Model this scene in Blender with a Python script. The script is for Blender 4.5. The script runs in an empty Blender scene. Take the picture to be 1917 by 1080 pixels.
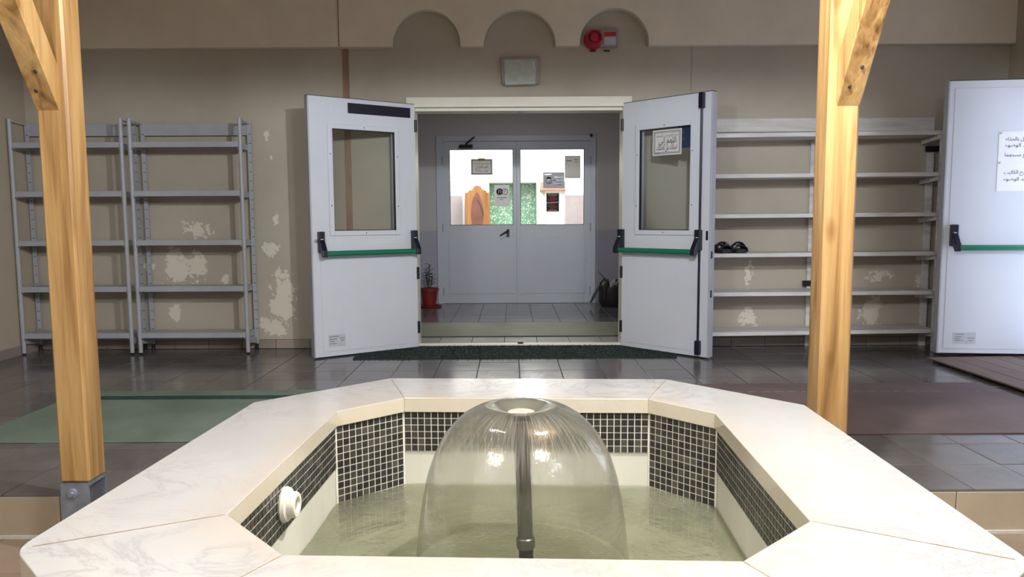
import bpy, bmesh, math, random
from mathutils import Matrix, Vector, noise as mnoise

SC = bpy.context.scene
COL = SC.collection
random.seed(7)

# ------------------------------------------------------------------ camera
CAM_Z, PITCH, ROLL, FPX = 1.09, 0.09344, 0.0055, 1390.0
cam = bpy.data.cameras.new('camera')
cam.sensor_fit = 'HORIZONTAL'
cam.sensor_width = 36.0
cam.lens = FPX / 1917.0 * 36.0
cam.clip_start = 0.02
cam_o = bpy.data.objects.new('camera', cam)
COL.objects.link(cam_o)
_F = Vector((0, math.cos(PITCH), -math.sin(PITCH)))
_U = Vector((0, math.sin(PITCH), math.cos(PITCH)))
_X = Vector((1, 0, 0))
_R = _X * math.cos(ROLL) - _U * math.sin(ROLL)
_V = _X * math.sin(ROLL) + _U * math.cos(ROLL)
M3 = Matrix((_R, _V, -_F)).transposed()
cam_o.matrix_world = Matrix.Translation((0, 0, CAM_Z)) @ M3.to_4x4()
SC.camera = cam_o

# ------------------------------------------------------------------ world, light, exposure
world = bpy.data.worlds.new('world')
SC.world = world
world.use_nodes = True
world.node_tree.nodes['Background'].inputs[0].default_value = (0.60, 0.68, 0.86, 1)
world.node_tree.nodes['Background'].inputs[1].default_value = 3.8
vs = SC.view_settings
vs.view_transform = 'Standard'
vs.look = 'None'
vs.gamma = 1.0
vs.use_curve_mapping = False
vs.exposure = 0.25

LAMPS = ((0.70, 2.0, 205.0, .05), (-0.80, 2.2, 20.0, .05), (0.95, .72, 96.0, .16), (-1.28, .72, 105.0, .16))   # bulbs under the timber roof: x, y, watts, radius
LAMP_Z = 2.30
HALL_FILL_W = (10.0, 30.0)    # added fill panels on the hall ceiling, left and right
VEST_FILL_W = 8.0             # added fill lamp on the vestibule ceiling
INNER_FILL_W = 240.0          # added fill light for the bright room behind the inner doors


def area_light(name, loc, size, watts, color=(1, 1, 1), rot=(0, 0, 0), shape='DISK', size_y=None, parent=None):
    l = bpy.data.lights.new(name, 'AREA')
    l.shape = shape
    l.size = size
    if size_y:
        l.size_y = size_y
    l.energy = watts
    l.color = color
    o = bpy.data.objects.new(name, l)
    COL.objects.link(o)
    o.location = loc
    o.rotation_euler = rot
    if parent:
        o.parent = parent
    return o


# ------------------------------------------------------------------ helpers: mesh
class MB:
    def __init__(s):
        s.v, s.f = [], []

    def add(s, vs_, fs_):
        k = len(s.v)
        s.v += [tuple(p) for p in vs_]
        s.f += [tuple(i + k for i in f) for f in fs_]
        return s

    def box(s, x0, x1, y0, y1, z0, z1):
        return s.add([(x0, y0, z0), (x1, y0, z0), (x1, y1, z0), (x0, y1, z0), (x0, y0, z1), (x1, y0, z1), (x1, y1, z1), (x0, y1, z1)],
                     [(0, 3, 2, 1), (4, 5, 6, 7), (0, 1, 5, 4), (1, 2, 6, 5), (2, 3, 7, 6), (3, 0, 4, 7)])

    def bar(s, a, b, w, h, up=(0, 0, 1)):
        """box of section w x h running from a to b"""
        a, b = Vector(a), Vector(b)
        d = (b - a).normalized()
        u = Vector(up)
        if abs(d.dot(u)) > .99:
            u = Vector((0, 1, 0))
        r = d.cross(u).normalized()
        u = r.cross(d)
        P = []
        for c in (a, b):
            for sx, sz in ((-1, -1), (1, -1), (1, 1), (-1, 1)):
                P.append(c + r * (sx * w / 2) + u * (sz * h / 2))
        return s.add(P, [(0, 1, 2, 3), (7, 6, 5, 4), (0, 4, 5, 1), (1, 5, 6, 2), (2, 6, 7, 3), (3, 7, 4, 0)])

    def tube(s, pts, r, seg=12, caps=True):
        pts = [Vector(p) for p in pts]
        rs = r if isinstance(r, (list, tuple)) else [r] * len(pts)
        rings = []
        k0 = len(s.v)
        for i, p in enumerate(pts):
            d = (pts[min(i + 1, len(pts) - 1)] - pts[max(i - 1, 0)]).normalized()
            u = Vector((0, 0, 1)) if abs(d.z) < .9 else Vector((1, 0, 0))
            a = d.cross(u).normalized()
            b = a.cross(d)
            rings.append([len(s.v) + j for j in range(seg)])
            for j in range(seg):
                t = 2 * math.pi * j / seg
                s.v.append(tuple(p + a * (rs[i] * math.cos(t)) + b * (rs[i] * math.sin(t))))
        for i in range(len(rings) - 1):
            for j in range(seg):
                s.f.append((rings[i][j], rings[i][(j + 1) % seg], rings[i + 1][(j + 1) % seg], rings[i + 1][j]))
        if caps:
            s.f.append(tuple(reversed(rings[0])))
            s.f.append(tuple(rings[-1]))
        return s

    def lathe(s, prof, c=(0, 0, 0), seg=32, axis='z', close=False):
        k = len(s.v)
        n = len(prof)
        for (r, h) in prof:
            for j in range(seg):
                t = 2 * math.pi * j / seg
                x, y = r * math.cos(t), r * math.sin(t)
                p = {'z': (x, y, h), 'y': (x, h, y), 'x': (h, x, y)}[axis]
                s.v.append((c[0] + p[0], c[1] + p[1], c[2] + p[2]))
        for i in range(n - 1):
            for j in range(seg):
                s.f.append((k + i * seg + j, k + i * seg + (j + 1) % seg, k + (i + 1) * seg + (j + 1) % seg, k + (i + 1) * seg + j))
        if close:
            s.f.append(tuple(k + j for j in reversed(range(seg))))
            s.f.append(tuple(k + (n - 1) * seg + j for j in range(seg)))
        return s

    def prism(s, poly, a0, a1, axis='z'):
        """extrude a 2D outline along an axis (z: poly=(x,y); y: poly=(x,z); x: poly=(y,z))"""
        k = len(s.v)
        n = len(poly)
        for a in (a0, a1):
            for (p, q) in poly:
                s.v.append({'z': (p, q, a), 'y': (p, a, q), 'x': (a, p, q)}[axis])
        s.f.append(tuple(k + j for j in range(n)))
        s.f.append(tuple(k + n + j for j in reversed(range(n))))
        for j in range(n):
            s.f.append((k + j, k + (j + 1) % n, k + n + (j + 1) % n, k + n + j))
        return s

    def build(s, name, mat, parent=None, bevel=0.0, smooth=False, segs=2, loc=None, rot=None):
        me = bpy.data.meshes.new(name)
        me.from_pydata(s.v, [], s.f)
        bm = bmesh.new()
        bm.from_mesh(me)
        bmesh.ops.recalc_face_normals(bm, faces=bm.faces)
        if bevel > 0:
            es = [e for e in bm.edges if len(e.link_faces) == 2 and e.calc_face_angle(0) > .5]
            bmesh.ops.bevel(bm, geom=es, offset=bevel, segments=segs, affect='EDGES', profile=.6, clamp_overlap=True)
        bm.to_mesh(me)
        bm.free()
        if smooth:
            for p in me.polygons:
                p.use_smooth = True
            me.set_sharp_from_angle(angle=math.radians(38))
        if mat:
            me.materials.append(mat)
        o = bpy.data.objects.new(name, me)
        COL.objects.link(o)
        if parent:
            o.parent = parent
        if loc:
            o.location = loc
        if rot:
            o.rotation_euler = rot
        return o


def tag(o, label=None, cat=None, group=None, kind=None):
    if label:
        o['label'] = label
    if cat:
        o['category'] = cat
    if group:
        o['group'] = group
    if kind:
        o['kind'] = kind
    return o


def thing(name, loc, label, cat, rz=0.0, group=None, kind=None):
    o = bpy.data.objects.new(name, None)
    o.empty_display_size = .1
    COL.objects.link(o)
    o.location = loc
    o.rotation_euler = (0, 0, rz)
    return tag(o, label, cat, group, kind)


def share(src, name, parent, loc=(0, 0, 0), rot=(0, 0, 0), scale=(1, 1, 1)):
    o = src.copy() if isinstance(src, bpy.types.Object) else bpy.data.objects.new(name, src)
    o.name = name
    COL.objects.link(o)
    o.parent = parent
    o.location = loc
    o.rotation_euler = rot
    o.scale = scale
    return o


# ------------------------------------------------------------------ helpers: materials
def S(r, g, b):
    f = lambda c: ((c / 255 + .055) / 1.055) ** 2.4 if c > 10 else c / 255 / 12.92
    return (f(r), f(g), f(b), 1)


class NT:
    def __init__(s, name):
        s.m = bpy.data.materials.new(name)
        s.m.use_nodes = True
        s.t = s.m.node_tree
        s.b = s.t.nodes['Principled BSDF']
        s.out = s.t.nodes['Material Output']

    def n(s, typ, **kw):
        nd = s.t.nodes.new(typ)
        for k, v in kw.items():
            if k.startswith('i_'):
                nd.inputs[k[2:].replace('_', ' ')].default_value = v
            else:
                setattr(nd, k, v)
        return nd

    def l(s, a, b):
        s.t.links.new(a, b)

    def math(s, op, a, b=None, c=None, clamp=False):
        nd = s.n('ShaderNodeMath', operation=op)
        nd.use_clamp = clamp
        for i, x in enumerate((a, b, c)):
            if x is None:
                continue
            if isinstance(x, (int, float)):
                nd.inputs[i].default_value = x
            else:
                s.l(x, nd.inputs[i])
        return nd.outputs[0]

    def vmath(s, op, a, b=None):
        nd = s.n('ShaderNodeVectorMath', operation=op)
        for i, x in enumerate((a, b)):
            if x is None:
                continue
            if isinstance(x, (tuple, list, Vector)):
                nd.inputs[i].default_value = x
            else:
                s.l(x, nd.inputs[i])
        return nd.outputs['Value'] if op in ('LENGTH', 'DOT_PRODUCT', 'DISTANCE') else nd.outputs[0]

    def obj(s):
        return s.n('ShaderNodeTexCoord').outputs['Object']

    def scaled(s, vec, sc):
        return s.vmath('MULTIPLY', vec, sc)

    def noise(s, vec, scale, detail=3, rough=.5, dist=0.0):
        nd = s.n('ShaderNodeTexNoise')
        nd.inputs['Scale'].default_value = scale
        nd.inputs['Detail'].default_value = detail
        nd.inputs['Roughness'].default_value = rough
        nd.inputs['Distortion'].default_value = dist
        if vec is not None:
            s.l(vec, nd.inputs['Vector'])
        return nd.outputs[0]

    def ramp(s, fac, stops, interp='LINEAR'):
        nd = s.n('ShaderNodeValToRGB')
        cr = nd.color_ramp
        cr.interpolation = interp
        while len(cr.elements) < len(stops):
            cr.elements.new(.5)
        for e, (p, c) in zip(cr.elements, stops):
            e.position = p
            e.color = c if len(c) == 4 else (*c, 1)
        s.l(fac, nd.inputs[0])
        return nd.outputs[0]

    def mix(s, fac, a, b, blend='MIX'):
        nd = s.n('ShaderNodeMix', data_type='RGBA', blend_type=blend)
        for sock, x in ((nd.inputs['Factor'], fac), (nd.inputs['A'], a), (nd.inputs['B'], b)):
            if isinstance(x, (int, float, tuple)):
                sock.default_value = x
            else:
                s.l(x, sock)
        # colour sockets of the Mix node share names: use explicit indices
        return nd

    def mixc(s, fac, a, b, blend='MIX'):
        nd = s.n('ShaderNodeMix', data_type='RGBA', blend_type=blend)
        for i, x in ((0, fac), (6, a), (7, b)):
            if isinstance(x, (int, float, tuple)):
                nd.inputs[i].default_value = x
            else:
                s.l(x, nd.inputs[i])
        return nd.outputs[2]

    def bump(s, h, strength=.2, dist=.01):
        nd = s.n('ShaderNodeBump')
        nd.inputs['Strength'].default_value = strength
        nd.inputs['Distance'].default_value = dist
        s.l(h, nd.inputs['Height'])
        s.l(nd.outputs[0], s.b.inputs['Normal'])
        return nd.outputs[0]

    def base(s, c):
        if isinstance(c, tuple):
            s.b.inputs['Base Color'].default_value = c
        else:
            s.l(c, s.b.inputs['Base Color'])

    def set(s, **kw):
        for k, v in kw.items():
            key = {'rough': 'Roughness', 'metal': 'Metallic', 'spec': 'Specular IOR Level', 'coat': 'Coat Weight',
                   'coatr': 'Coat Roughness', 'trans': 'Transmission Weight', 'ior': 'IOR'}[k]
            if isinstance(v, (int, float)):
                s.b.inputs[key].default_value = v
            else:
                s.l(v, s.b.inputs[key])
        return s


def simple(name, rgb, rough=.5, metal=0.0, var=.06, scale=14, bump=0.0, spec=.5, stretch=(1, 1, 1)):
    t = NT(name)
    c = S(*rgb)
    v = t.noise(t.scaled(t.obj(), stretch), scale, 4, .6)
    lo = tuple(max(0, x * (1 - var * 2)) for x in c[:3]) + (1,)
    hi = tuple(min(1, x * (1 + var * 2)) for x in c[:3]) + (1,)
    t.base(t.ramp(v, [(.3, lo), (.7, hi)]))
    t.set(rough=rough, metal=metal, spec=spec)
    if bump:
        t.bump(v, bump, .004)
    return t.m


def paper_mat(name, rgb, f=.45):
    t = NT(name)
    c = S(*rgb)
    t.base(c)
    t.set(rough=.6)
    tl = t.n('ShaderNodeBsdfTranslucent')
    tl.inputs[0].default_value = c
    mx = t.n('ShaderNodeMixShader')
    mx.inputs[0].default_value = f
    t.l(t.b.outputs[0], mx.inputs[1])
    t.l(tl.outputs[0], mx.inputs[2])
    t.l(mx.outputs[0], t.out.inputs[0])
    return t.m


def wood_mat(name, dark, mid, light, axis='z', knots=True):
    t = NT(name)
    st = {'z': (1, 1, .06), 'y': (1, .06, 1), 'x': (.06, 1, 1)}[axis]
    p = t.obj()
    q = t.scaled(p, st)
    big = t.noise(q, 16, 3, .55, .6)
    fine = t.noise(t.scaled(p, tuple(1 if a == 1 else .03 for a in st)), 110, 3, .6)
    c = t.ramp(big, [(.28, S(*dark)), (.45, S(*mid)), (.62, S(*light)), (.8, S(*mid))])
    c = t.mixc(t.math('MULTIPLY', fine, .5), c, S(*dark))
    if knots:
        vor = t.n('ShaderNodeTexVoronoi', feature='F1')
        vor.inputs['Scale'].default_value = 3.6
        vor.inputs['Randomness'].default_value = 1
        t.l(t.scaled(p, tuple(1 if a == 1 else .45 for a in st)), vor.inputs['Vector'])
        k = t.ramp(vor.outputs['Distance'], [(.0, (1, 1, 1, 1)), (.06, (.7, .7, .7, 1)), (.115, (0, 0, 0, 1))])
        c = t.mixc(t.math('MULTIPLY', k, .8), c, S(96, 52, 18))
    t.base(c)
    t.set(rough=.42, spec=.4)
    t.bump(t.math('ADD', big, t.math('MULTIPLY', fine, .4)), .35, .006)
    return t.m


def wall_mat():
    t = NT('beige_wall_paint')
    p = t.obj()
    n1 = t.noise(p, 1.1, 4, .6)
    c = t.ramp(n1, [(.3, S(174, 167, 155)), (.7, S(189, 183, 172))])
    # places where the paint has come off the plaster
    wob = t.noise(p, 9, 5, .65)
    wob2 = t.noise(p, 26, 3, .6)
    d = None
    for (x, z, rx, rz) in ((-2.65, 1.01, .17, .10), (-2.83, .69, .12, .2), (-2.66, .68, .1, .16), (-2.43, .6, .05, .07), (-3.06, .71, .08, .06),
                           (-1.98, 1.1, .04, .06), (-2.04, .84, .10, .09), (-1.95, .42, .14, .3), (-2.02, .2, .16, .12), (-2.86, .31, .06, .11),
                           (-2.04, 1.8, .035, .05), (-2.0, 1.62, .02, .03), (2.0, .6, .06, .13), (2.02, .24, .11, .10), (3.06, .3, .14, .2),
                           (3.1, .58, .12, .06), (2.75, .2, .1, .06), (-3.7, .2, .16, .1), (3.45, .55, .06, .1)):
        q = t.vmath('MULTIPLY', t.vmath('SUBTRACT', p, (x, 0, z)), (1 / rx, 0, 1 / rz))
        e = t.vmath('LENGTH', q)
        d = e if d is None else t.math('MINIMUM', d, e)
    d = t.math('ADD', d, t.math('MULTIPLY', t.math('SUBTRACT', wob, .5), 2.4))
    d = t.math('ADD', d, t.math('MULTIPLY', t.math('SUBTRACT', wob2, .5), 1.6))
    mask = t.ramp(d, [(.62, (1, 1, 1, 1)), (.72, (0, 0, 0, 1))])
    c = t.mixc(t.math('MULTIPLY', mask, .75), c, S(228, 224, 212))
    t.base(c)
    t.set(rough=.85, spec=.2)
    t.bump(t.math('SUBTRACT', t.noise(p, 60, 3, .6), t.math('MULTIPLY', mask, .8)), .25, .004)
    return t.m


def tile_mat(name, a, b, rough=.22, scale=3.0):
    t = NT(name)
    p = t.n('ShaderNodeNewGeometry').outputs['Position']
    rnd = t.n('ShaderNodeObjectInfo').outputs['Random']
    n = t.noise(p, scale, 4, .6)
    c = t.ramp(t.math('ADD', t.math('MULTIPLY', n, .75), t.math('MULTIPLY', rnd, .25)), [(.25, S(*a)), (.75, S(*b))])
    t.base(c)
    r = t.math('ADD', t.math('MULTIPLY', t.noise(p, 7, 3), .16), rough - .08)
    t.set(rough=r, spec=.5)
    t.bump(t.noise(p, 40, 2), .03, .002)
    return t.m


def mosaic_mat(name, attr):
    t = NT(name)
    if attr:
        r = t.n('ShaderNodeAttribute', attribute_name='tone').outputs['Fac']
    else:
        r = t.n('ShaderNodeObjectInfo').outputs['Random']
    c = t.ramp(r, [(0, S(30, 30, 29)), (.22, S(50, 49, 46)), (.45, S(38, 39, 42)), (.6, S(66, 64, 58)), (.76, S(26, 27, 30)), (.9, S(84, 80, 73))], 'CONSTANT')
    p = t.n('ShaderNodeNewGeometry').outputs['Position']
    c = t.mixc(.35, c, t.ramp(t.noise(p, 160, 3, .7), [(.3, S(24, 24, 24)), (.75, S(78, 76, 70))]))
    t.base(c)
    t.set(rough=.28)
    return t.m


def marble_mat():
    t = NT('white_marble')
    p = t.obj()
    q = t.scaled(p, (1, 1.6, 1))
    v1 = t.noise(q, 3.2, 6, .62, 1.4)
    vein = t.ramp(t.math('ABSOLUTE', t.math('SUBTRACT', v1, .5)), [(0, (1, 1, 1, 1)), (.02, (.35, .35, .35, 1)), (.06, (0, 0, 0, 1))])
    c = t.ramp(t.noise(p, 2.0, 4, .6), [(.3, S(160, 161, 162)), (.7, S(169, 170, 171))])
    c = t.mixc(t.math('MULTIPLY', vein, t.math('MULTIPLY', t.ramp(t.noise(p, 1.7, 2), [(.42, (0, 0, 0, 1)), (.7, (1, 1, 1, 1))]), .45)), c, S(112, 114, 120))
    # rust coloured lime stain that has soaked in from the inner edge
    sep = t.n('ShaderNodeSeparateXYZ')
    t.l(p, sep.inputs[0])
    ax, ay = t.math('ABSOLUTE', sep.outputs[0]), t.math('ABSOLUTE', sep.outputs[1])
    d = t.math('MAXIMUM', t.math('MAXIMUM', ax, ay), t.math('MULTIPLY', t.math('ADD', ax, ay), 1 / 1.695 * 1.0))
    d = t.math('ADD', d, t.math('MULTIPLY', t.math('SUBTRACT', t.noise(p, 5, 4, .6), .5), .25))
    st = t.ramp(d, [(.62, (1, 1, 1, 1)), (.78, (0, 0, 0, 1))])
    c = t.mixc(t.math('MULTIPLY', st, .35), c, S(172, 150, 124))
    # stain runs on the inner lip, its cream lightened to offset weaker light there
    low = t.ramp(sep.outputs[2], [(.425, (1, 1, 1, 1)), (.4295, (0, 0, 0, 1))])
    runs = t.ramp(t.noise(t.scaled(p, (1, 1, .12)), 22, 4, .65), [(.42, (0, 0, 0, 1)), (.66, (1, 1, 1, 1))])
    c = t.mixc(t.math('MULTIPLY', t.math('MULTIPLY', low, runs), .35), c, S(160, 132, 94))
    c = t.mixc(t.math('MULTIPLY', low, .6), c, S(208, 201, 180))
    t.base(c)
    t.set(rough=.15, spec=.45)
    t.bump(t.noise(p, 30, 3), .03, .002)
    return t.m


def glass_mat(name='window_glass', tint=(.93, .95, .94, 1), refl=1.0, rough=.02):
    t = NT(name)
    tr = t.n('ShaderNodeBsdfTransparent')
    tr.inputs[0].default_value = tint
    gl = t.n('ShaderNodeBsdfGlossy')
    gl.inputs['Roughness'].default_value = rough
    fr = t.n('ShaderNodeFresnel')
    fr.inputs[0].default_value = 1.5
    mx = t.n('ShaderNodeMixShader')
    t.l(t.math('MULTIPLY', fr.outputs[0], refl), mx.inputs[0])
    t.l(tr.outputs[0], mx.inputs[1])
    t.l(gl.outputs[0], mx.inputs[2])
    t.l(mx.outputs[0], t.out.inputs[0])
    return t.m


def pool_water_mat():
    t = NT('murky_pool_water')
    p = t.obj()
    h = t.math('ADD', t.noise(p, 9, 4, .6, .8), t.math('MULTIPLY', t.noise(p, 26, 3, .6, .4), .5))
    bp = t.n('ShaderNodeBump')
    bp.inputs['Strength'].default_value = .5
    bp.inputs['Distance'].default_value = .035
    t.l(h, bp.inputs['Height'])
    tr = t.n('ShaderNodeBsdfTransparent')
    tr.inputs[0].default_value = (.84, .87, .78, 1)
    df = t.n('ShaderNodeBsdfDiffuse')
    t.l(t.ramp(t.noise(p, 3.2, 4, .6, .5), [(.3, S(134, 137, 114)), (.7, S(160, 162, 140))]), df.inputs[0])
    t.l(bp.outputs[0], df.inputs['Normal'])
    a = t.n('ShaderNodeMixShader')
    a.inputs[0].default_value = .42
    rfr = t.n('ShaderNodeBsdfRefraction')
    rfr.inputs['IOR'].default_value = 1.2
    rfr.inputs['Roughness'].default_value = .05
    rfr.inputs['Color'].default_value = (.84, .87, .78, 1)
    t.l(bp.outputs[0], rfr.inputs['Normal'])
    clear = t.n('ShaderNodeMixShader')
    clear.inputs[0].default_value = .65
    t.l(tr.outputs[0], clear.inputs[1])
    t.l(rfr.outputs[0], clear.inputs[2])
    t.l(clear.outputs[0], a.inputs[1])
    t.l(df.outputs[0], a.inputs[2])
    gl = t.n('ShaderNodeBsdfGlossy')
    gl.inputs['Roughness'].default_value = .06
    t.l(bp.outputs[0], gl.inputs['Normal'])
    fr = t.n('ShaderNodeFresnel')
    fr.inputs[0].default_value = 1.33
    t.l(bp.outputs[0], fr.inputs['Normal'])
    b = t.n('ShaderNodeMixShader')
    t.l(fr.outputs[0], b.inputs[0])
    t.l(a.outputs[0], b.inputs[1])
    t.l(gl.outputs[0], b.inputs[2])
    t.l(b.outputs[0], t.out.inputs[0])
    return t.m


def sheet_water_mat():
    t = NT('falling_water_sheet')
    p = t.obj()
    sep = t.n('ShaderNodeSeparateXYZ')
    t.l(p, sep.inputs[0])
    ang = t.math('ARCTAN2', sep.outputs[1], sep.outputs[0])
    cmb = t.n('ShaderNodeCombineXYZ')
    t.l(t.math('MULTIPLY', ang, 5.0), cmb.inputs[0])
    t.l(t.math('MULTIPLY', sep.outputs[2], 6.0), cmb.inputs[1])
    streak = t.noise(cmb.outputs[0], 3.0, 5, .65, .3)
    cmb2 = t.n('ShaderNodeCombineXYZ')
    t.l(t.math('MULTIPLY', ang, 26.0), cmb2.inputs[0])
    t.l(t.math('MULTIPLY', sep.outputs[2], 7.0), cmb2.inputs[1])
    fine = t.noise(cmb2.outputs[0], 1.6, 4, .6, .2)
    bp = t.n('ShaderNodeBump')
    bp.inputs['Strength'].default_value = .5
    bp.inputs['Distance'].default_value = .02
    t.l(streak, bp.inputs['Height'])
    bg = t.n('ShaderNodeBump')
    bg.inputs['Strength'].default_value = .09
    bg.inputs['Distance'].default_value = .02
    cmb3 = t.n('ShaderNodeCombineXYZ')
    t.l(t.math('MULTIPLY', ang, 7.0), cmb3.inputs[0])
    t.l(t.math('MULTIPLY', sep.outputs[2], 55.0), cmb3.inputs[1])
    t.l(t.math('ADD', t.math('MULTIPLY', streak, .5), t.noise(cmb3.outputs[0], 1.0, 3, .55, .3)), bg.inputs['Height'])
    tr = t.n('ShaderNodeBsdfTransparent')
    tr.inputs[0].default_value = (.97, .975, .965, 1)
    rf = t.n('ShaderNodeBsdfRefraction')
    rf.inputs['IOR'].default_value = 1.04
    rf.inputs['Roughness'].default_value = .28
    rf.inputs['Color'].default_value = (.95, .96, .94, 1)
    t.l(bp.outputs[0], rf.inputs['Normal'])
    a = t.n('ShaderNodeMixShader')
    # the water is thick and broken near the head, thin and clear lower down
    top = t.ramp(sep.outputs[2], [(.30, (.05, .05, .05, 1)), (.50, (.6, .6, .6, 1))])
    t.l(top, a.inputs[0])
    t.l(tr.outputs[0], a.inputs[1])
    t.l(rf.outputs[0], a.inputs[2])
    # aerated streaks
    df = t.n('ShaderNodeBsdfDiffuse')
    df.inputs[0].default_value = (.5, .51, .5, 1)
    tl = t.n('ShaderNodeBsdfTranslucent')
    tl.inputs[0].default_value = (.5, .51, .5, 1)
    ad = t.n('ShaderNodeMixShader')
    ad.inputs[0].default_value = .5
    t.l(df.outputs[0], ad.inputs[1])
    t.l(tl.outputs[0], ad.inputs[2])
    foam = t.math('MULTIPLY', t.ramp(fine, [(.4, (.0, .0, .0, 1)), (.75, (1, 1, 1, 1))]), t.ramp(sep.outputs[2], [(.12, (.05, .05, .05, 1)), (.42, (.04, .04, .04, 1)), (.48, (.5, .5, .5, 1)), (.555, (.5, .5, .5, 1)), (.57, (.25, .25, .25, 1))]))
    b = t.n('ShaderNodeMixShader')
    t.l(foam, b.inputs[0])
    t.l(a.outputs[0], b.inputs[1])
    t.l(ad.outputs[0], b.inputs[2])
    gl = t.n('ShaderNodeBsdfGlossy')
    gl.inputs['Roughness'].default_value = .03
    t.l(bg.outputs[0], gl.inputs['Normal'])
    fr = t.n('ShaderNodeFresnel')
    fr.inputs[0].default_value = 1.4
    c = t.n('ShaderNodeMixShader')
    t.l(t.math('MINIMUM', t.math('MULTIPLY', fr.outputs[0], 2.0), .4), c.inputs[0])   # two faces of a thin sheet
    t.l(b.outputs[0], c.inputs[1])
    t.l(gl.outputs[0], c.inputs[2])
    t.l(c.outputs[0], t.out.inputs[0])
    return t.m


def speckle_mat():
    t = NT('green_chip_mosaic')
    p = t.obj()
    v = t.n('ShaderNodeTexVoronoi', feature='F1')
    v.inputs['Scale'].default_value = 46
    t.l(p, v.inputs['Vector'])
    c = t.ramp(v.outputs['Color'], [(0, S(96, 138, 112)), (.3, S(128, 166, 142)), (.55, S(108, 148, 122)), (.75, S(190, 210, 192))], 'CONSTANT')
    t.base(c)
    t.set(rough=.35)
    return t.m


def speckle_white_mat():
    t = NT('white_green_chip_mosaic')
    p = t.obj()
    n = t.noise(p, 40, 2, .5, 1.5)
    t.base(t.ramp(n, [(.44, S(206, 216, 204)), (.5, S(84, 120, 84)), (.58, S(206, 216, 204))]))
    t.set(rough=.4)
    return t.m


def emis(name, rgb, strength):
    t = NT(name)
    t.base((.8, .8, .8, 1))
    t.b.inputs['Emission Color'].default_value = rgb
    t.b.inputs['Emission Strength'].default_value = strength
    return t.m


def plank_mat():
    t = NT('weathered_board')
    p = t.obj()
    r = t.n('ShaderNodeObjectInfo').outputs['Random']
    n = t.noise(t.scaled(p, (1, .05, 1)), 60, 4, .6)
    c = t.ramp(t.math('ADD', t.math('MULTIPLY', n, .7), t.math('MULTIPLY', r, .3)), [(.25, S(72, 56, 48)), (.75, S(128, 108, 98))])
    t.base(c)
    t.set(rough=.7)
    t.bump(n, .4, .004)
    return t.m


def rug_mat(name, a, b):
    t = NT(name)
    p = t.obj()
    n = t.noise(p, 2.3, 4, .6)
    f = t.noise(p, 320, 2, .6)
    t.base(t.ramp(t.math('ADD', t.math('MULTIPLY', n, .7), t.math('MULTIPLY', f, .3)), [(.3, S(*a)), (.72, S(*b))]))
    t.set(rough=.62, spec=.35)
    t.bump(f, .4, .003)
    return t.m


M = {}
M['wall'] = wall_mat()
M['band'] = simple('pale_beige_paint', (226, 217, 203), .85, var=.03, scale=3, bump=.1)
M['plaster'] = simple('plain_plaster', (178, 166, 150), .9, var=.03, scale=2)
M['ceiling'] = simple('ceiling_white', (214, 208, 198), .9, var=.02, scale=2)
M['tile'] = tile_mat('grey_brown_floor_tile', (88, 84, 84), (116, 112, 111), .16)
M['grout'] = simple('dark_grout', (84, 76, 70), .9)
M['riser'] = tile_mat('tan_riser_tile', (152, 140, 122), (178, 166, 146), .35)
M['lower'] = tile_mat('brown_lower_tile', (128, 112, 98), (152, 136, 120), .35)
M['bb'] = tile_mat('skirting_tile', (140, 130, 124), (162, 154, 148), .35)
M['lt'] = tile_mat('pale_floor_tile', (150, 142, 136), (176, 168, 160), .2)
M['white'] = simple('white_lacquered_metal', (204, 210, 222), .34, var=.012, scale=3)
M['white_wood'] = simple('worn_white_painted_board', (208, 207, 208), .5, var=.1, scale=10, stretch=(.25, 2, 2), bump=.15)
M['frame'] = simple('off_white_frame_paint', (222, 220, 208), .45, var=.02, scale=5)
M['grey_metal'] = simple('grey_enamelled_steel', (170, 174, 184), .4, var=.03, scale=8)
M['slot'] = simple('slot_black', (24, 24, 28), .6)
M['navy'] = simple('navy_plastic', (16, 18, 40), .35, var=.05)
M['black'] = simple('black_plastic', (18, 19, 26), .4, var=.05)
M['green_bar'] = simple('green_push_bar_plastic', (18, 112, 84), .35, var=.03)
M['chrome'] = simple('steel', (190, 192, 196), .25, 1.0, var=.02)
M['galv'] = simple('galvanised_steel', (150, 162, 180), .42, .75, var=.1, scale=22)
M['pipe'] = simple('stainless_pipe', (150, 150, 152), .3, 1.0, var=.06, scale=6, stretch=(6, 6, .6))
M['capm'] = simple('limescaled_steel', (186, 172, 160), .45, .3, var=.12, scale=60)
M['glass'] = glass_mat()
M['marble'] = marble_mat()
M['joint'] = simple('stained_joint', (138, 128, 112), .8, var=.15, scale=20)
M['cream'] = simple('cream_basin_render', (198, 198, 188), .5, var=.05, scale=4, stretch=(1, 1, .4))
M['algae'] = simple('basin_bottom', (158, 160, 136), .7, var=.14, scale=5)
M['mosaic_obj'] = mosaic_mat('dark_mosaic_tile', False)
M['mosaic_att'] = mosaic_mat('dark_mosaic_tile_field', True)
M['mgrout'] = simple('white_mosaic_grout', (216, 214, 204), .7, var=.05, scale=16)
M['pool'] = pool_water_mat()
M['sheet'] = sheet_water_mat()
M['wood'] = wood_mat('honey_pine', (94, 64, 34), (164, 128, 80), (192, 158, 106), 'z')
M['wood_y'] = wood_mat('honey_pine_beam', (94, 64, 34), (164, 128, 80), (192, 158, 106), 'y', False)
M['boards'] = wood_mat('pine_boards', (130, 104, 76), (160, 134, 102), (178, 152, 120), 'x', False)
M['white_plastic'] = simple('white_plastic', (224, 222, 212), .35, var=.02)
M['paper'] = paper_mat('white_paper', (222, 222, 222), .14)
M['sign_paper'] = simple('sign_paper', (228, 230, 236), .5, var=.01)
M['paper_warm'] = paper_mat('aged_paper', (200, 198, 192), .14)
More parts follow.
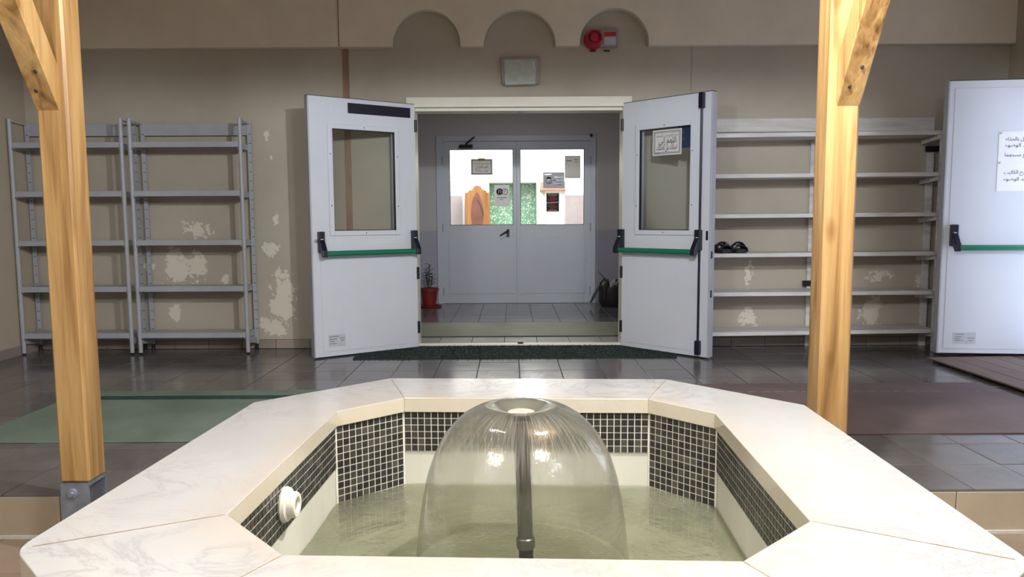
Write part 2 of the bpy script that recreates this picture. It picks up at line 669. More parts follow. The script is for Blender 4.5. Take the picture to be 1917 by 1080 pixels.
M['ink'] = simple('dark_ink', (28, 30, 44), .7)
M['ink_olive'] = simple('olive_ink', (112, 106, 70), .7)
M['ink_grey'] = simple('grey_ink', (120, 124, 136), .7)
M['ink_red'] = simple('red_ink', (214, 40, 56), .6)
M['black_paper'] = simple('black_poster_paper', (36, 34, 38), .6)
M['tapeclear'] = simple('clear_tape', (232, 234, 238), .08, var=.01)
M['tapebeige'] = simple('beige_tape', (190, 170, 128), .4)
M['blue'] = simple('blue_sticker', (34, 56, 104), .4)
M['plate'] = simple('grey_plate', (186, 190, 200), .35)
M['red'] = simple('red_plastic', (186, 22, 52), .35, var=.04)
M['red_dark'] = simple('dark_red_plastic', (92, 10, 34), .4, var=.04)
M['grey_plastic'] = simple('grey_plastic', (150, 140, 142), .45, var=.03)
M['diffuser'] = simple('cloudy_grey_diffuser', (176, 184, 180), .3, var=.06, scale=20)
M['brown_joint'] = simple('brown_joint_filler', (148, 122, 104), .8, var=.12, scale=10, stretch=(1, 1, .3))
M['mat_green'] = simple('dark_green_mat', (24, 44, 40), .95, var=.25, scale=60)
M['rug_green'] = rug_mat('green_rug_pile', (98, 114, 104), (128, 144, 132))
M['rug_stripe'] = simple('dark_teal_stripe', (40, 66, 62), .8, var=.2, scale=30)
M['rug_brown'] = rug_mat('maroon_grey_rug_pile', (92, 78, 78), (124, 106, 106))
M['rug_dot'] = simple('pale_rug_line', (150, 138, 138), .8, var=.2, scale=30)
M['olive'] = rug_mat('olive_mat_pile', (86, 86, 62), (112, 110, 84))
M['plank'] = plank_mat()
M['sandal'] = simple('black_sandal_rubber', (20, 21, 34), .6, var=.2)
M['sandal_l'] = simple('grey_sandal_buckle', (120, 120, 128), .4)
M['terracotta'] = simple('red_plastic_pot', (136, 42, 40), .45, var=.08)
M['soil'] = simple('soil', (52, 40, 32), .95, var=.2, scale=60)
M['leaf'] = simple('dark_green_leaf', (44, 74, 44), .4, var=.25, scale=10)
M['leaf_dry'] = simple('grey_green_leaf', (70, 78, 62), .6, var=.3, scale=9)
M['pot_dark'] = simple('dark_pot', (50, 48, 52), .5, var=.1)
M['vest'] = None
t = NT('two_tone_vestibule_paint')
sep = t.n('ShaderNodeSeparateXYZ')
t.l(t.obj(), sep.inputs[0])
t.base(t.ramp(t.math('MULTIPLY', sep.outputs[2], .25), [(.0, S(174, 174, 188)), (.2359, S(174, 174, 188)), (.2361, S(196, 193, 194)), (1, S(196, 193, 194))], 'LINEAR'))
t.set(rough=.7)
M['vest'] = t.m
M['room_white'] = simple('white_room_paint', (240, 238, 236), .8, var=.01)
M['speckle'] = speckle_mat()
M['speckle_w'] = speckle_white_mat()
M['oak'] = wood_mat('varnished_oak', (104, 64, 28), (134, 90, 46), (150, 106, 60), 'z', False)
M['oval'] = simple('red_brown_panel', (98, 58, 46), .25, var=.1, scale=12)
M['brown'] = simple('brown_board', (156, 116, 100), .5)
M['lamp_glow'] = emis('lamp_glow', (1, .97, .92, 1), 12)
M['bulb'] = emis('bright_bulb', (1, .98, .95, 1), 420)
M['white_line'] = simple('pale_mortar', (196, 194, 190), .8)


# ------------------------------------------------------------------ writing
AR = {'ء': (0xFE80,), 'آ': (0xFE81, 2), 'أ': (0xFE83, 2), 'ؤ': (0xFE85, 2), 'إ': (0xFE87, 2), 'ئ': (0xFE89, 4), 'ا': (0xFE8D, 2), 'ب': (0xFE8F, 4),
      'ة': (0xFE93, 2), 'ت': (0xFE95, 4), 'ث': (0xFE99, 4), 'ج': (0xFE9D, 4), 'ح': (0xFEA1, 4), 'خ': (0xFEA5, 4), 'د': (0xFEA9, 2), 'ذ': (0xFEAB, 2),
      'ر': (0xFEAD, 2), 'ز': (0xFEAF, 2), 'س': (0xFEB1, 4), 'ش': (0xFEB5, 4), 'ص': (0xFEB9, 4), 'ض': (0xFEBD, 4), 'ط': (0xFEC1, 4), 'ظ': (0xFEC5, 4),
      'ع': (0xFEC9, 4), 'غ': (0xFECD, 4), 'ف': (0xFED1, 4), 'ق': (0xFED5, 4), 'ك': (0xFED9, 4), 'ل': (0xFEDD, 4), 'م': (0xFEE1, 4), 'ن': (0xFEE5, 4),
      'ه': (0xFEE9, 4), 'و': (0xFEED, 2), 'ى': (0xFEEF, 2), 'ي': (0xFEF1, 4)}


def shape_arabic(text):
    out = []
    n = len(text)
    for i, ch in enumerate(text):
        if ch not in AR:
            out.append(ch)
            continue
        e = AR[ch]
        kind = e[1] if len(e) > 1 else 1
        prev = i > 0 and text[i - 1] in AR and len(AR[text[i - 1]]) > 1 and AR[text[i - 1]][1] == 4
        nxt = i + 1 < n and text[i + 1] in AR and len(AR[text[i + 1]]) > 1
        if kind == 1:
            k = 0
        elif kind == 2:
            k = 1 if prev else 0
        else:
            k = 3 if (prev and nxt) else 1 if prev else 2 if nxt else 0
        out.append(chr(e[0] + k))
    return ''.join(reversed(out))


_tmpc = []


def text_mesh(name, body, width, mat, parent, x, y, z, height=None, mirror=False, arabic=True):
    """flat lettering in the parent's xz plane, facing -y, centred on x, baseline z; width in metres"""
    c = bpy.data.curves.new('lettering', 'FONT')
    c.body = shape_arabic(body) if arabic else body
    c.resolution_u = 2
    o = bpy.data.objects.new('lettering', c)
    COL.objects.link(o)
    dg = bpy.context.evaluated_depsgraph_get()
    me = bpy.data.meshes.new_from_object(o.evaluated_get(dg))
    bpy.data.objects.remove(o)
    bpy.data.curves.remove(c)
    xs = [v.co.x for v in me.vertices] or [0, 1]
    w = max(xs) - min(xs)
    s = width / w
    sv = (height / .7) if height else s
    for v in me.vertices:
        X = (v.co.x - min(xs)) * s - width / 2
        v.co = (x + (-X if mirror else X), y, z + v.co.y * sv)
    me.materials.clear()
    me.materials.append(mat)
    ob = bpy.data.objects.new(name, me)
    COL.objects.link(ob)
    ob.parent = parent
    return ob


# ================================================================== THE SETTING
XL, XR, YB, ZC, YF = -4.03, 4.11, 6.27, 3.30, -2.6
STEP_Y = 2.89
OX0, OX1, OZ = -0.80, 0.93, 2.02         # outer doorway in the back wall

tag(MB().box(XL, OX0, YB, YB + .18, -.2, ZC).box(OX1, XR + .02, YB, YB + .18, -.2, ZC).box(OX0, OX1, YB, YB + .18, OZ, ZC).build('wall_back', M['wall']),
    'beige back wall with flaking paint behind the shelves', 'wall', kind='structure')
tag(MB().box(XL - .15, XL, YF, YB + .18, -.2, ZC).build('wall_left', M['plaster']), 'dim beige side wall at the left edge', 'wall', kind='structure')
DY0, DY1, DZ = 4.45, 5.53, 2.12           # doorway in the right wall
tag(MB().box(XR, XR + .15, YF, DY0, -.2, ZC).box(XR, XR + .15, DY1, YB + .18, -.2, ZC).box(XR, XR + .15, DY0, DY1, DZ, ZC).build('wall_right', M['plaster']),
    'plain side wall behind the single white door', 'wall', kind='structure')
tag(MB().box(XL - .15, XR + .15, YF - .15, YF, -.2, ZC).build('wall_front', M['plaster']), 'plain wall behind the viewer', 'wall', kind='structure')
tag(MB().box(XL - .15, XR + .15, YF - .15, YB + .18, ZC, ZC + .12).build('ceiling', M['ceiling']), 'plain white hall ceiling', 'ceiling', kind='structure')

# arched band along the top of the back wall
ZB = 2.49


def band_outline():
    pts = [(XL, ZC), (XL, ZB)]
    for (a, b, top) in ((-0.969, -0.409, 2.782), (-0.222, 0.365, 2.778), (0.561, 1.126, 2.786)):
        cx, rx, rz = (a + b) / 2, (b - a) / 2, top - ZB
        for k in range(25):
            th = math.pi - math.pi * k / 24
            pts.append((cx + rx * math.cos(th), ZB + rz * math.sin(th) ** .92 if 0 < k < 24 else ZB))
    return pts + [(XR, ZB), (XR, ZC)]


tag(MB().prism(band_outline(), YB - .075, YB, 'y').build('trim_1', M['band'], bevel=.006), 'paler beige wall band with three arched cut-outs', 'wall band', kind='structure')
tag(MB().box(-1.388, -1.335, YB - .006, YB, .08, ZB).build('trim_2', M['brown_joint']), 'brown vertical joint strip left of the doorway', 'joint strip', kind='structure')
tag(MB().box(-1.40, -1.392, YB - .079, YB - .075, ZB, ZC).build('trim_3', M['brown_joint']), 'thin vertical crack line in the pale band', 'joint line', kind='structure')
tag(MB().box(1.490, 1.502, YB - .004, YB, .08, ZB).build('trim_4', M['plaster']), 'faint vertical joint right of the doorway', 'joint strip', kind='structure')

# hall floor: slab + single tiles
floor = tag(MB().box(XL, XR, STEP_Y + .012, YB + .18, -.20, -.012).build('floor', M['grout']), 'raised hall floor of glossy grey brown square tiles', 'floor', kind='structure')
TP = .30


def tile_me(name, sx, sy, h, mat, inset=.002):
    a, b = sx / 2, sy / 2
    i, j = a - inset, b - inset
    mb = MB().add([(-a, -b, -h), (a, -b, -h), (a, b, -h), (-a, b, -h), (-a, -b, -.0015), (a, -b, -.0015), (a, b, -.0015), (-a, b, -.0015), (-i, -j, 0), (i, -j, 0), (i, j, 0), (-i, j, 0)],
                  [(8, 9, 10, 11), (4, 5, 9, 8), (5, 6, 10, 9), (6, 7, 11, 10), (7, 4, 8, 11), (0, 1, 5, 4), (1, 2, 6, 5), (2, 3, 7, 6), (3, 0, 4, 7)])
    me = bpy.data.meshes.new(name)
    me.from_pydata(mb.v, [], mb.f)
    me.materials.append(mat)
    return me


tm = tile_me('tile', TP - .004, TP - .004, .012, M['tile'])
cells = []
ix = math.floor((XL - .05) / TP)
while .05 + ix * TP < XR:
    x0, x1 = max(XL, .05 + ix * TP), min(XR, .05 + (ix + 1) * TP)
    for k in range(12):
        y0, y1 = STEP_Y + k * TP, min(YB, STEP_Y + (k + 1) * TP)
        if y1 - y0 > .03 and x1 - x0 > .03:
            cells.append((x0, x1, y0, y1))
    ix += 1


def in_view(x, y):
    return abs(x) / max(y, .1) < .715


cells.sort(key=lambda c: (not in_view((c[0] + c[1]) / 2, (c[2] + c[3]) / 2), c[2]))
rest = MB()
for n, (x0, x1, y0, y1) in enumerate(cells):
    if n < 296:
        share(tm, 'tile', floor, ((x0 + x1) / 2, (y0 + y1) / 2, random.uniform(-.0006, .0006)), (random.uniform(-.0015, .0015), random.uniform(-.0015, .0015), 0), ((x1 - x0) / TP, (y1 - y0) / TP, 1))
    else:
        rest.box(x0 + .002, x1 - .002, y0 + .002, y1 - .002, -.012, 0)
if rest.v:
    tag(rest.build('floor_tiles', M['tile'], floor), kind='stuff')

# step down towards the viewer
riser = tag(MB().box(XL, XR, STEP_Y + .004, STEP_Y + .012, -.18, -.004).build('trim_5', M['grout']), 'tan tiled riser of the single step', 'step', kind='structure')
rm = tile_me('tile', TP - .004, .168, .006, M['riser'])
for k in range(-8, 8):
    x = .13 + k * TP
    if abs(x) > .95 and abs(x) < 2.6:
        share(rm, 'tile', riser, (x, STEP_Y - .002, -.095), (math.pi / 2, 0, 0))
MB().box(XL, -.85, STEP_Y - .012, STEP_Y - .002, -.18, -.168).box(.9, XR, STEP_Y - .012, STEP_Y - .002, -.18, -.168).build('mortar_line', M['white_line'], riser)
low = tag(MB().box(XL, XR, YF, STEP_Y + .004, -.30, -.192).build('floor.001', M['grout']), 'lower floor of brown tiles around the fountain', 'floor', kind='structure')
lm = tile_me('tile', TP - .004, TP - .004, .012, M['lower'])
lrest = MB()
for i in range(-14, 14):
    for k in range(18):
        x, y = .05 + (i + .5) * TP, STEP_Y - (k + .5) * TP
        if y < YF + .15 or x < XL + .15 or x > XR - .15:
            continue
        if 1.1 < abs(x) < 2.6 and k < 4:
            share(lm, 'tile', low, (x, y, -.18))
        else:
            lrest.box(x - .148, x + .148, y - .148, y + .148, -.192, -.18)
tag(lrest.build('floor_tiles', M['lower'], low), kind='stuff')

# skirting tiles
for nm, xa, xb, lab in (('baseboard_left', XL, -.868, 'row of grey skirting tiles under the metal racks'), ('baseboard_right', 1.0, XR, 'row of grey skirting tiles under the white shelf rack')):
    bb = tag(MB().box(xa, xb, YB - .008, YB, 0, .078).build(nm, M['grout']), lab, 'baseboard', kind='structure')
    x = xa
    bm_ = tile_me('tile', .284, .074, .007, M['bb'])
    while x < xb - .02:
        w = min(.288, xb - x)
        share(bm_, 'tile', bb, (x + w / 2, YB - .0155, .0395), (math.pi / 2, 0, 0), (w / .288, 1, 1))
        x += w
bb = tag(MB().box(XL, XL + .008, STEP_Y, YB - .02, 0, .078).build('baseboard_side', M['bb']), 'skirting along the left side wall', 'baseboard', kind='structure')

# door frame of the outer double door
fr = tag(MB().box(-.868, 1.0, YB - .022, YB, 2.012, 2.094).box(-.838, OX0 + .002, YB - .02, YB + .18, 0, 2.014).box(OX1 - .002, .97, YB - .02, YB + .18, 0, 2.014)
         .box(OX0, OX1, YB + .02, YB + .18, 1.985, 2.03).build('trim_6', M['frame'], bevel=.003), 'off-white frame around the open double doorway', 'door frame', kind='structure')
MB().box(.052, .085, YB + .03, YB + .06, 1.972, 1.986).build('strike_plate', M['black'], fr)
thr = tag(MB().box(OX0, OX1, YB + .02, YB + .10, -.01, .022).build('trim_7', M['frame'], bevel=.004), 'worn white threshold strip of the doorway', 'threshold', kind='structure')
MB().lathe([(.026, .022), (.026, .03), (.016, .036), (.0, .037)], (.07, YB + .06, 0), 16).build('floor_bolt_socket', M['black'], thr)

# vestibule behind the doorway
VX0, VX1, VY1, VZ = -1.45, 1.62, 9.57, 2.65
DX0, DX1, DZT = -.955, 1.075, 2.145        # inner door frame outside
tag(MB().box(VX0 - .1, VX0, YB + .18, VY1, -.1, VZ).box(VX1, VX1 + .1, YB + .18, VY1, -.1, VZ).box(VX0 - .1, DX0, VY1, VY1 + .12, -.1, VZ)
    .box(DX1, VX1 + .1, VY1, VY1 + .12, -.1, VZ).box(DX0, DX1, VY1, VY1 + .12, DZT, VZ).build('wall_vestibule', M['vest']), 'grey two-tone walls of the small vestibule', 'wall', kind='structure')
tag(MB().box(VX0 - .1, VX1 + .1, YB + .18, VY1 + .12, VZ, VZ + .1).build('ceiling.001', M['ceiling']), 'vestibule ceiling above the inner doors', 'ceiling', kind='structure')
vf = tag(MB().box(VX0, VX1, YB + .10, VY1 + .1, -.10, -.012).build('floor.002', M['grout']), 'vestibule floor of square grey tiles', 'floor', kind='structure')
vm = tile_me('tile', TP - .004, TP - .004, .012, M['lt'])
vm2 = tile_me('tile', TP - .004, TP - .004, .012, M['tile'])
for i in range(-5, 6):
    for k in range(11):
        x, y = -.07 + (i + .5) * .292, YB + .10 + (k + .5) * .29
        if VX0 + .1 < x < VX1 - .1 and y < VY1 - .1:
            share(vm if k < 2 else vm2, 'tile', vf, (x, y, 0), (random.uniform(-.0015, .0015), 0, 0), (.973, .966, 1))  # paler front rows put the bright reflections near the threshold into the colour

# ================================================================== inner double door (closed, glazed)
idoor = thing('door_3', (0, VY1, 0), 'closed grey-white inner double door with two bright glass panes', 'door', kind='structure')
MB().box(DX0, -.885, -.02, .1, 0, DZT).box(1.012, DX1, -.02, .1, 0, DZT).box(-.885, 1.012, -.02, .1, 2.075, DZT).build('door_frame', M['white'], idoor, bevel=.004)
for (a, b, wa, wb) in ((-.887, .064, -.788, .020), (.065, 1.014, .114, .928)):
    lf = MB().box(a, wa, 0, .045, .003, 2.078).box(wb, b, 0, .045, .003, 2.078).box(wa, wb, 0, .045, 1.972, 2.078).box(wa, wb, 0, .045, .003, 1.013).build('door_leaf', M['white'], idoor, bevel=.002)
    MB().box(wa - .02, wb + .02, -.008, .0, .13, .86).build('lower_panel', M['white'], lf, bevel=.003)
    MB().box(wa, wb, .016, .022, 1.013, 1.972).build('pane', M['glass'], lf)
    g = MB()
    for (p, q, r_, s_) in ((wa, wa + .006, 1.013, 1.972), (wb - .006, wb, 1.013, 1.972), (wa, wb, 1.013, 1.019), (wa, wb, 1.966, 1.972)):
        g.box(p, q, -.002, .016, r_, s_)
    g.build('glazing_gasket', M['black'], lf)
MB().box(.04, .09, .045, .055, .003, 2.078).box(-.9, 1.03, .045, .06, .0, .03).box(-.9, 1.03, .045, .06, 2.05, 2.1).box(-.91, -.87, .045, .06, 0, 2.1).box(1.0, 1.04, .045, .06, 0, 2.1).build('gap_cover_strip', M['white'], idoor)  # added covers that keep inner-room light from leaking through the door gaps
for z in (.16, .98, 1.83):
    for x in (-.885, 1.012):
        MB().tube([(x, -.012, z - .05), (x, -.012, z + .05)], .011, 10).build('hinge', M['grey_metal'], idoor, smooth=True)
h = MB().box(-.065, -.03, -.018, 0, .86, .96).build('handle', M['black'], idoor, bevel=.004)
MB().tube([(-.048, -.01, .93), (-.048, -.05, .93), (-.07, -.06, .925), (-.15, -.06, .878)], [.012, .012, .012, .009], 10).build('lever', M['black'], h, smooth=True)
dc = MB().box(-.66, -.49, -.05, 0, 1.985, 2.03).build('door_closer', M['black'], idoor, bevel=.008)
MB().bar((-.575, -.06, 2.035), (-.49, -.09, 2.10), .02, .014).bar((-.49, -.09, 2.10), (-.47, -.02, 2.125), .02, .014).build('closer_arm', M['black'], dc)
MB().lathe([(.0, -.05), (.016, -.045), (.02, -.03), (.014, -.018), (.014, 0)], (1.01, -.018, 2.138), 14, 'y').build('door_stop', M['black'], idoor, smooth=True)

# ================================================================== bright room behind it
RY0, RY1, RX0, RX1, RZ = VY1 + .12, 13.5, -3.0, 3.0, 3.0
NX0, NX1, NZ = -.41, .458, 1.742
tag(MB().box(RX0, NX0, RY1, RY1 + .6, 0, RZ).box(NX1, RX1, RY1, RY1 + .6, 0, RZ).box(NX0, NX1, RY1, RY1 + .6, NZ, RZ).box(RX0 - .1, RX0, RY0, RY1 + .6, 0, RZ).box(RX1, RX1 + .1, RY0, RY1 + .6, 0, RZ)
    .box(RX0, VX0 - .1, RY0 - .1, RY0, 0, RZ).box(VX1 + .1, RX1, RY0 - .1, RY0, 0, RZ).box(VX0 - .1, VX1 + .1, RY0 - .02, RY0, VZ - .1, RZ).build('wall_inner', M['room_white']),
    'white walls of the bright room behind the glass', 'wall', kind='structure')
tag(MB().box(RX0, RX1, RY0 - .1, RY1 + .6, -.1, 0).build('floor.003', M['lt']), 'floor of the bright inner room', 'floor', kind='structure')
tag(MB().box(RX0, RX1, RY0 - .1, RY1 + .6, RZ, RZ + .1).build('ceiling.002', M['room_white']), 'ceiling of the bright inner room', 'ceiling', kind='structure')
tag(MB().box(NX0, NX1, RY1 + .45, RY1 + .6, 0, NZ).box(NX0, NX0 + .012, RY1, RY1 + .45, 0, NZ).box(NX1 - .012, NX1, RY1, RY1 + .45, 0, NZ).build('wall_niche', M['speckle']),
    'green chip mosaic niche seen through the inner panes', 'niche', kind='structure')
tag(MB().box(NX1, NX1 + .145, RY1 - .012, RY1, 0, 1.70).box(NX0 - .12, NX0, RY1 - .012, RY1, 0, 1.75).build('trim_8', M['speckle_w']), 'white and green chip strips beside the niche', 'niche surround', kind='structure')
for nm, a, b, lab in (('door_4', -1.55, -.845, 'white panel door left in the bright room'), ('door_5', .92, 1.62, 'white panel door right in the bright room')):
    d = tag(MB().box(a, b, RY1 - .03, RY1, 0, 1.55).build(nm, M['white'], bevel=.004), lab, 'door', kind='structure')
    MB().box(a + .04, b - .04, RY1 - .036, RY1 - .03, .1, 1.51).build('door_panel', M['grey_plastic'], d, bevel=.002)
vl = thing('vestibule_fill_light', (.08, 7.9, VZ), 'added fill lamp on the vestibule ceiling, out of view', 'light fixture')  # unseen lamp added to lift the vestibule walls
MB().lathe([(0, -.03), (.12, -.03), (.15, -.02), (.15, 0), (0, 0)], (0, 0, 0), 28).build('fill_light_body', M['white_plastic'], vl, smooth=True)
area_light('fill_light_disc', (0, 0, -.034), .24, VEST_FILL_W, (.97, .97, 1.0), parent=vl)
area_light('inner_fill_light', (0, 11.6, RZ - .03), 2.6, INNER_FILL_W, (1, .99, .97), shape='SQUARE')  # unseen area light added to brighten the inner room

clock = thing('wall_clock', (-1.04, RY1, 1.665), 'round white wall clock high in the bright room', 'clock')
MB().lathe([(0, -.03), (.1, -.03), (.112, -.034), (.118, -.02), (.118, 0)], (0, 0, 0), 32, 'y').build('clock_case', M['white_plastic'], clock, smooth=True)
MB().box(-.004, .004, -.036, -.033, 0, .08).box(0, .055, -.036, -.033, -.004, .004).build('clock_hands', M['grey_plastic'], clock)

cab = thing('wooden_cabinet', (-.60, 13.1, 0), 'tall honey wood cabinet with scalloped crest and brown oval panel', 'cabinet')
prof = [(-.215, 0), (.215, 0), (.215, 1.50)]
for (px, pz) in ((.215, 1.535), (.198, 1.556), (.182, 1.548), (.168, 1.552), (.15, 1.582), (.125, 1.596), (.098, 1.594), (.085, 1.606), (.072, 1.636), (.05, 1.66), (.025, 1.670), (0, 1.673)):
    prof.append((px, pz))
prof += [(-x, z) for (x, z) in reversed(prof[3:-1])] + [(-.215, 1.50)]
MB().prism(prof, -.02, .25, 'y').build('cabinet_body', M['oak'], cab)
ov = [(.105 * math.cos(a) * (1 - .25 * abs(math.sin(a)) ** 3), 1.19 + .36 * math.sin(a)) for a in [2 * math.pi * k / 40 for k in range(40)]]
MB().prism(ov, -.035, -.02, 'y').build('oval_panel', M['oval'], cab, bevel=.004)
MB().tube([(.02, -.045, 1.42), (.07, -.05, 1.3), (.10, -.05, 1.2), (.115, -.05, 1.15)], .005, 8).build('hanging_cord', M['black'], cab)

shelf_b = thing('wall_box', (.74, RY1 - .06, 1.6), 'brown wooden box on the white wall behind the taped picture', 'box')
MB().box(-.22, .22, -.06, .06, 0, .15).build('box_body', M['brown'], shelf_b, bevel=.004)
MB().box(-.23, .23, -.07, .06, -.012, 0).build('box_ledge', M['oak'], shelf_b)

pend = thing('pendant_lamp', (.24, 11.2, .18), 'glaring pendant lamp beside the mullion of the inner door', 'lamp')
MB().tube([(0, 0, RZ - .18), (0, 0, 2.12)], .006, 8).build('lamp_cord', M['white_plastic'], pend)
MB().lathe([(.0, 2.12), (.035, 2.12), (.04, 2.07), (.02, 2.06)], (0, 0, 0), 20).build('lamp_holder', M['white_plastic'], pend, smooth=True)
MB().lathe([(.0, 2.06), (.03, 2.05), (.05, 2.01), (.045, 1.97), (.025, 1.945), (0, 1.94)], (0, 0, 0), 24).build('lamp_bulb', M['bulb'], pend, smooth=True)

# ------------------------------------------------------------------ papers on the inner panes
GY = VY1 + .013


def paper(name, x0, x1, z0, z1, label, mat, y=GY, cat='notice', tilt=0.0):
    o = thing(name, ((x0 + x1) / 2, y, (z0 + z1) / 2), label, cat)
    w, hh = (x1 - x0) / 2, (z1 - z0) / 2
    o.rotation_euler = (0, tilt, 0)
    MB().add([(-w, 0, -hh), (w, 0, -hh), (w, 0, hh), (-w, 0, hh)], [(0, 1, 2, 3)]).build('sheet', mat, o)
    return o, w, hh


def border(o, w, hh, t_, mat, y=-.0012, inset=0.0, name='printed_border'):
    w, hh = w - inset, hh - inset
    MB().box(-w, w, y - .0003, y, hh - t_, hh).box(-w, w, y - .0003, y, -hh, -hh + t_).box(-w, -w + t_, y - .0003, y, -hh + t_, hh - t_).box(w - t_, w, y - .0003, y, -hh + t_, hh - t_).build(name, mat, o)


def scribble(o, name, mat, rows, y=-.0014):
    """unreadable small print: short dashes; rows = (x0, x1, z, height)"""
    mb = MB()
    for (a, b, z, hh) in rows:
        x = a
        while x < b - .003:
            w = random.uniform(.006, .02)
            mb.box(x, min(b, x + w), y - .0003, y, z, z + hh * random.uniform(.6, 1))
            x += w + .004
    return tag(mb.build(name, mat, o), kind='stuff')


p, w, hh = paper('framed_notice', -.516, -.240, 1.651, 1.854, 'grey notice with dark border taped on the left inner pane', M['paper_warm'])
border(p, w, hh, .008, M['ink'], inset=.012)
MB().box(-.05, .04, -.003, -.0016, hh - .028, hh + .008).build('tape', M['tapebeige'], p)
text_mesh('lettering', 'دعاء دخول المسجد', .19, M['ink_olive'], p, 0, -.002, .035, .022)
text_mesh('lettering', 'اللهم افتح لي', .17, M['ink'], p, 0, -.002, -.015, .034)
text_mesh('lettering', 'ابواب رحمتك', .17, M['ink'], p, 0, -.002, -.058, .034)
p, w, hh = paper('paper_poster', -.221, -.025, 1.251, 1.523, 'pale poster with two overlapping round logos on the left inner pane', M['paper'])
lg = MB().lathe([(0, -.002), (.042, -.002), (.042, -.001)], (-.03, 0, .05), 28, 'y').build('round_logo', M['ink'], p)
MB().box(-.045, -.038, -.0026, -.002, .03, .075).box(-.045, -.028, -.0026, -.002, .068, .075).box(-.045, -.03, -.0026, -.002, .05, .056).box(-.02, -.012, -.0026, -.002, .03, .072).box(-.022, -.008, -.0026, -.002, .046, .052).build('logo_glyph', M['paper'], lg)
rg = MB().lathe([(.032, -.0016), (.038, -.0022), (.042, -.0016), (.038, -.001), (.032, -.0016)], (.038, 0, .05), 28, 'y').build('ring_logo', M['ink_grey'], p)
MB().box(.03, .036, -.0026, -.002, .03, .07).box(.03, .05, -.0026, -.002, .064, .07).box(.03, .046, -.0026, -.002, .048, .053).build('logo_glyph', M['ink_grey'], rg)
scribble(p, 'small_print', M['ink'], [(-.062, .062, -.03, .012), (-.03, .02, -.052, .008)])
p, w, hh = paper('laminated_notice', .684, .881, 1.604, 1.887, 'upright laminated notice in the top right of the right inner pane', M['paper_warm'], y=GY - .002)
border(p, w, hh, .004, M['ink_grey'], inset=.004)
scribble(p, 'small_print', M['ink'], [(-.075, -.01, hh - .07, .016), (.02, .07, hh - .055, .012), (.03, .065, hh - .085, .012)])
MB().box(-.085, .085, -.0018, -.0012, -.012, -.009).build('fold_line', M['tapeclear'], p)
MB().box(-.09, -.075, -.0022, -.0012, -.14, -.03).box(-.08, -.06, -.0022, -.0012, .0, .02).build('tape', M['tapeclear'], p)
p, w, hh = paper('taped_picture', .406, .677, 1.477, 1.681, 'crumpled shiny picture of a brown round object on the right inner pane', M['plate'], y=GY - .004, cat='picture')
MB().lathe([(0, -.004), (.034, -.003), (.038, -.001)], (-.062, 0, -.015), 24, 'y').box(-.08, -.044, -.003, -.001, -.07, -.045).build('printed_object', M['oval'], p)
MB().box(-.09, -.036, -.0042, -.0012, .018, .04).build('printed_cap', M['ink'], p, bevel=.004)
scribble(p, 'printed_pattern', M['tapeclear'], [(.01, .12, .03, .02), (.02, .12, -.01, .03), (.0, .11, -.05, .025), (.04, .12, -.085, .018), (-.12, -.03, .07, .012)])
scribble(p, 'printed_marks', M['ink'], [(-.01, .03, -.005, .012), (.05, .11, .012, .008), (.03, .09, -.028, .008), (.04, .1, -.062, .008)], y=-.002)
p, w, hh = paper('black_poster', .446, .610, 1.180, 1.418, 'black poster with red lines and torn white middle on the right inner pane', M['black_paper'], cat='poster')
scribble(p, 'white_print', M['paper'], [(-.07, .07, .1, .012), (-.05, .05, .082, .008), (-.06, .06, -.108, .012), (-.055, -.04, .03, .006), (.035, .06, .04, .006), (-.055, -.035, -.05, .006), (.035, .055, -.06, .006)])
scribble(p, 'red_print', M['ink_red'], [(-.034, .036, .062, .014), (-.03, .03, .044, .014), (-.034, .034, .026, .014), (-.03, .03, .008, .012), (-.03, .032, -.035, .014), (-.03, .03, -.053, .012), (-.034, .034, -.071, .014), (-.03, .032, -.088, .012)])
MB().prism([(-.083, -.012), (.02, -.008), (.095, -.002), (.1, .012), (.02, .002), (-.083, .0)], -.003, -.0016, 'y').build('torn_strip', M['paper'], p)

# ------------------------------------------------------------------ vestibule: mat and plants
vr = thing('entrance_mat', (.05, 7.28, 0), 'olive mat across the vestibule floor', 'mat')
MB().box(-1.3, 1.35, -.45, .45, .0005, .009).build('mat_pile', M['olive'], vr, bevel=.003)
MB().box(-1.3, 1.35, -.462, -.45, .0005, .007).build('mat_edge', M['rug_stripe'], vr)


def leaf_blade(mb, base, direction, length, width, droop=.3, fold=.15):
    d = Vector(direction).normalized()
    side = d.cross(Vector((0, 0, 1)))
    if side.length < .05:
        side = Vector((1, 0, 0))
    side.normalize()
    up = side.cross(d)
    P, F_ = [], []
    for i, (t_, w_) in enumerate(((0, .15), (.3, .8), (.6, 1.0), (.85, .6), (1.0, .04))):
        c = Vector(base) + d * (length * t_) + Vector((0, 0, -droop * length * t_ * t_))
        P += [c - side * (width / 2 * w_) + up * (fold * width * w_), c, c + side * (width / 2 * w_) + up * (fold * width * w_)]
    for i in range(4):
        a = i * 3
        F_ += [(a, a + 1, a + 4, a + 3), (a + 1, a + 2, a + 5, a + 4)]
    mb.add(P, F_)


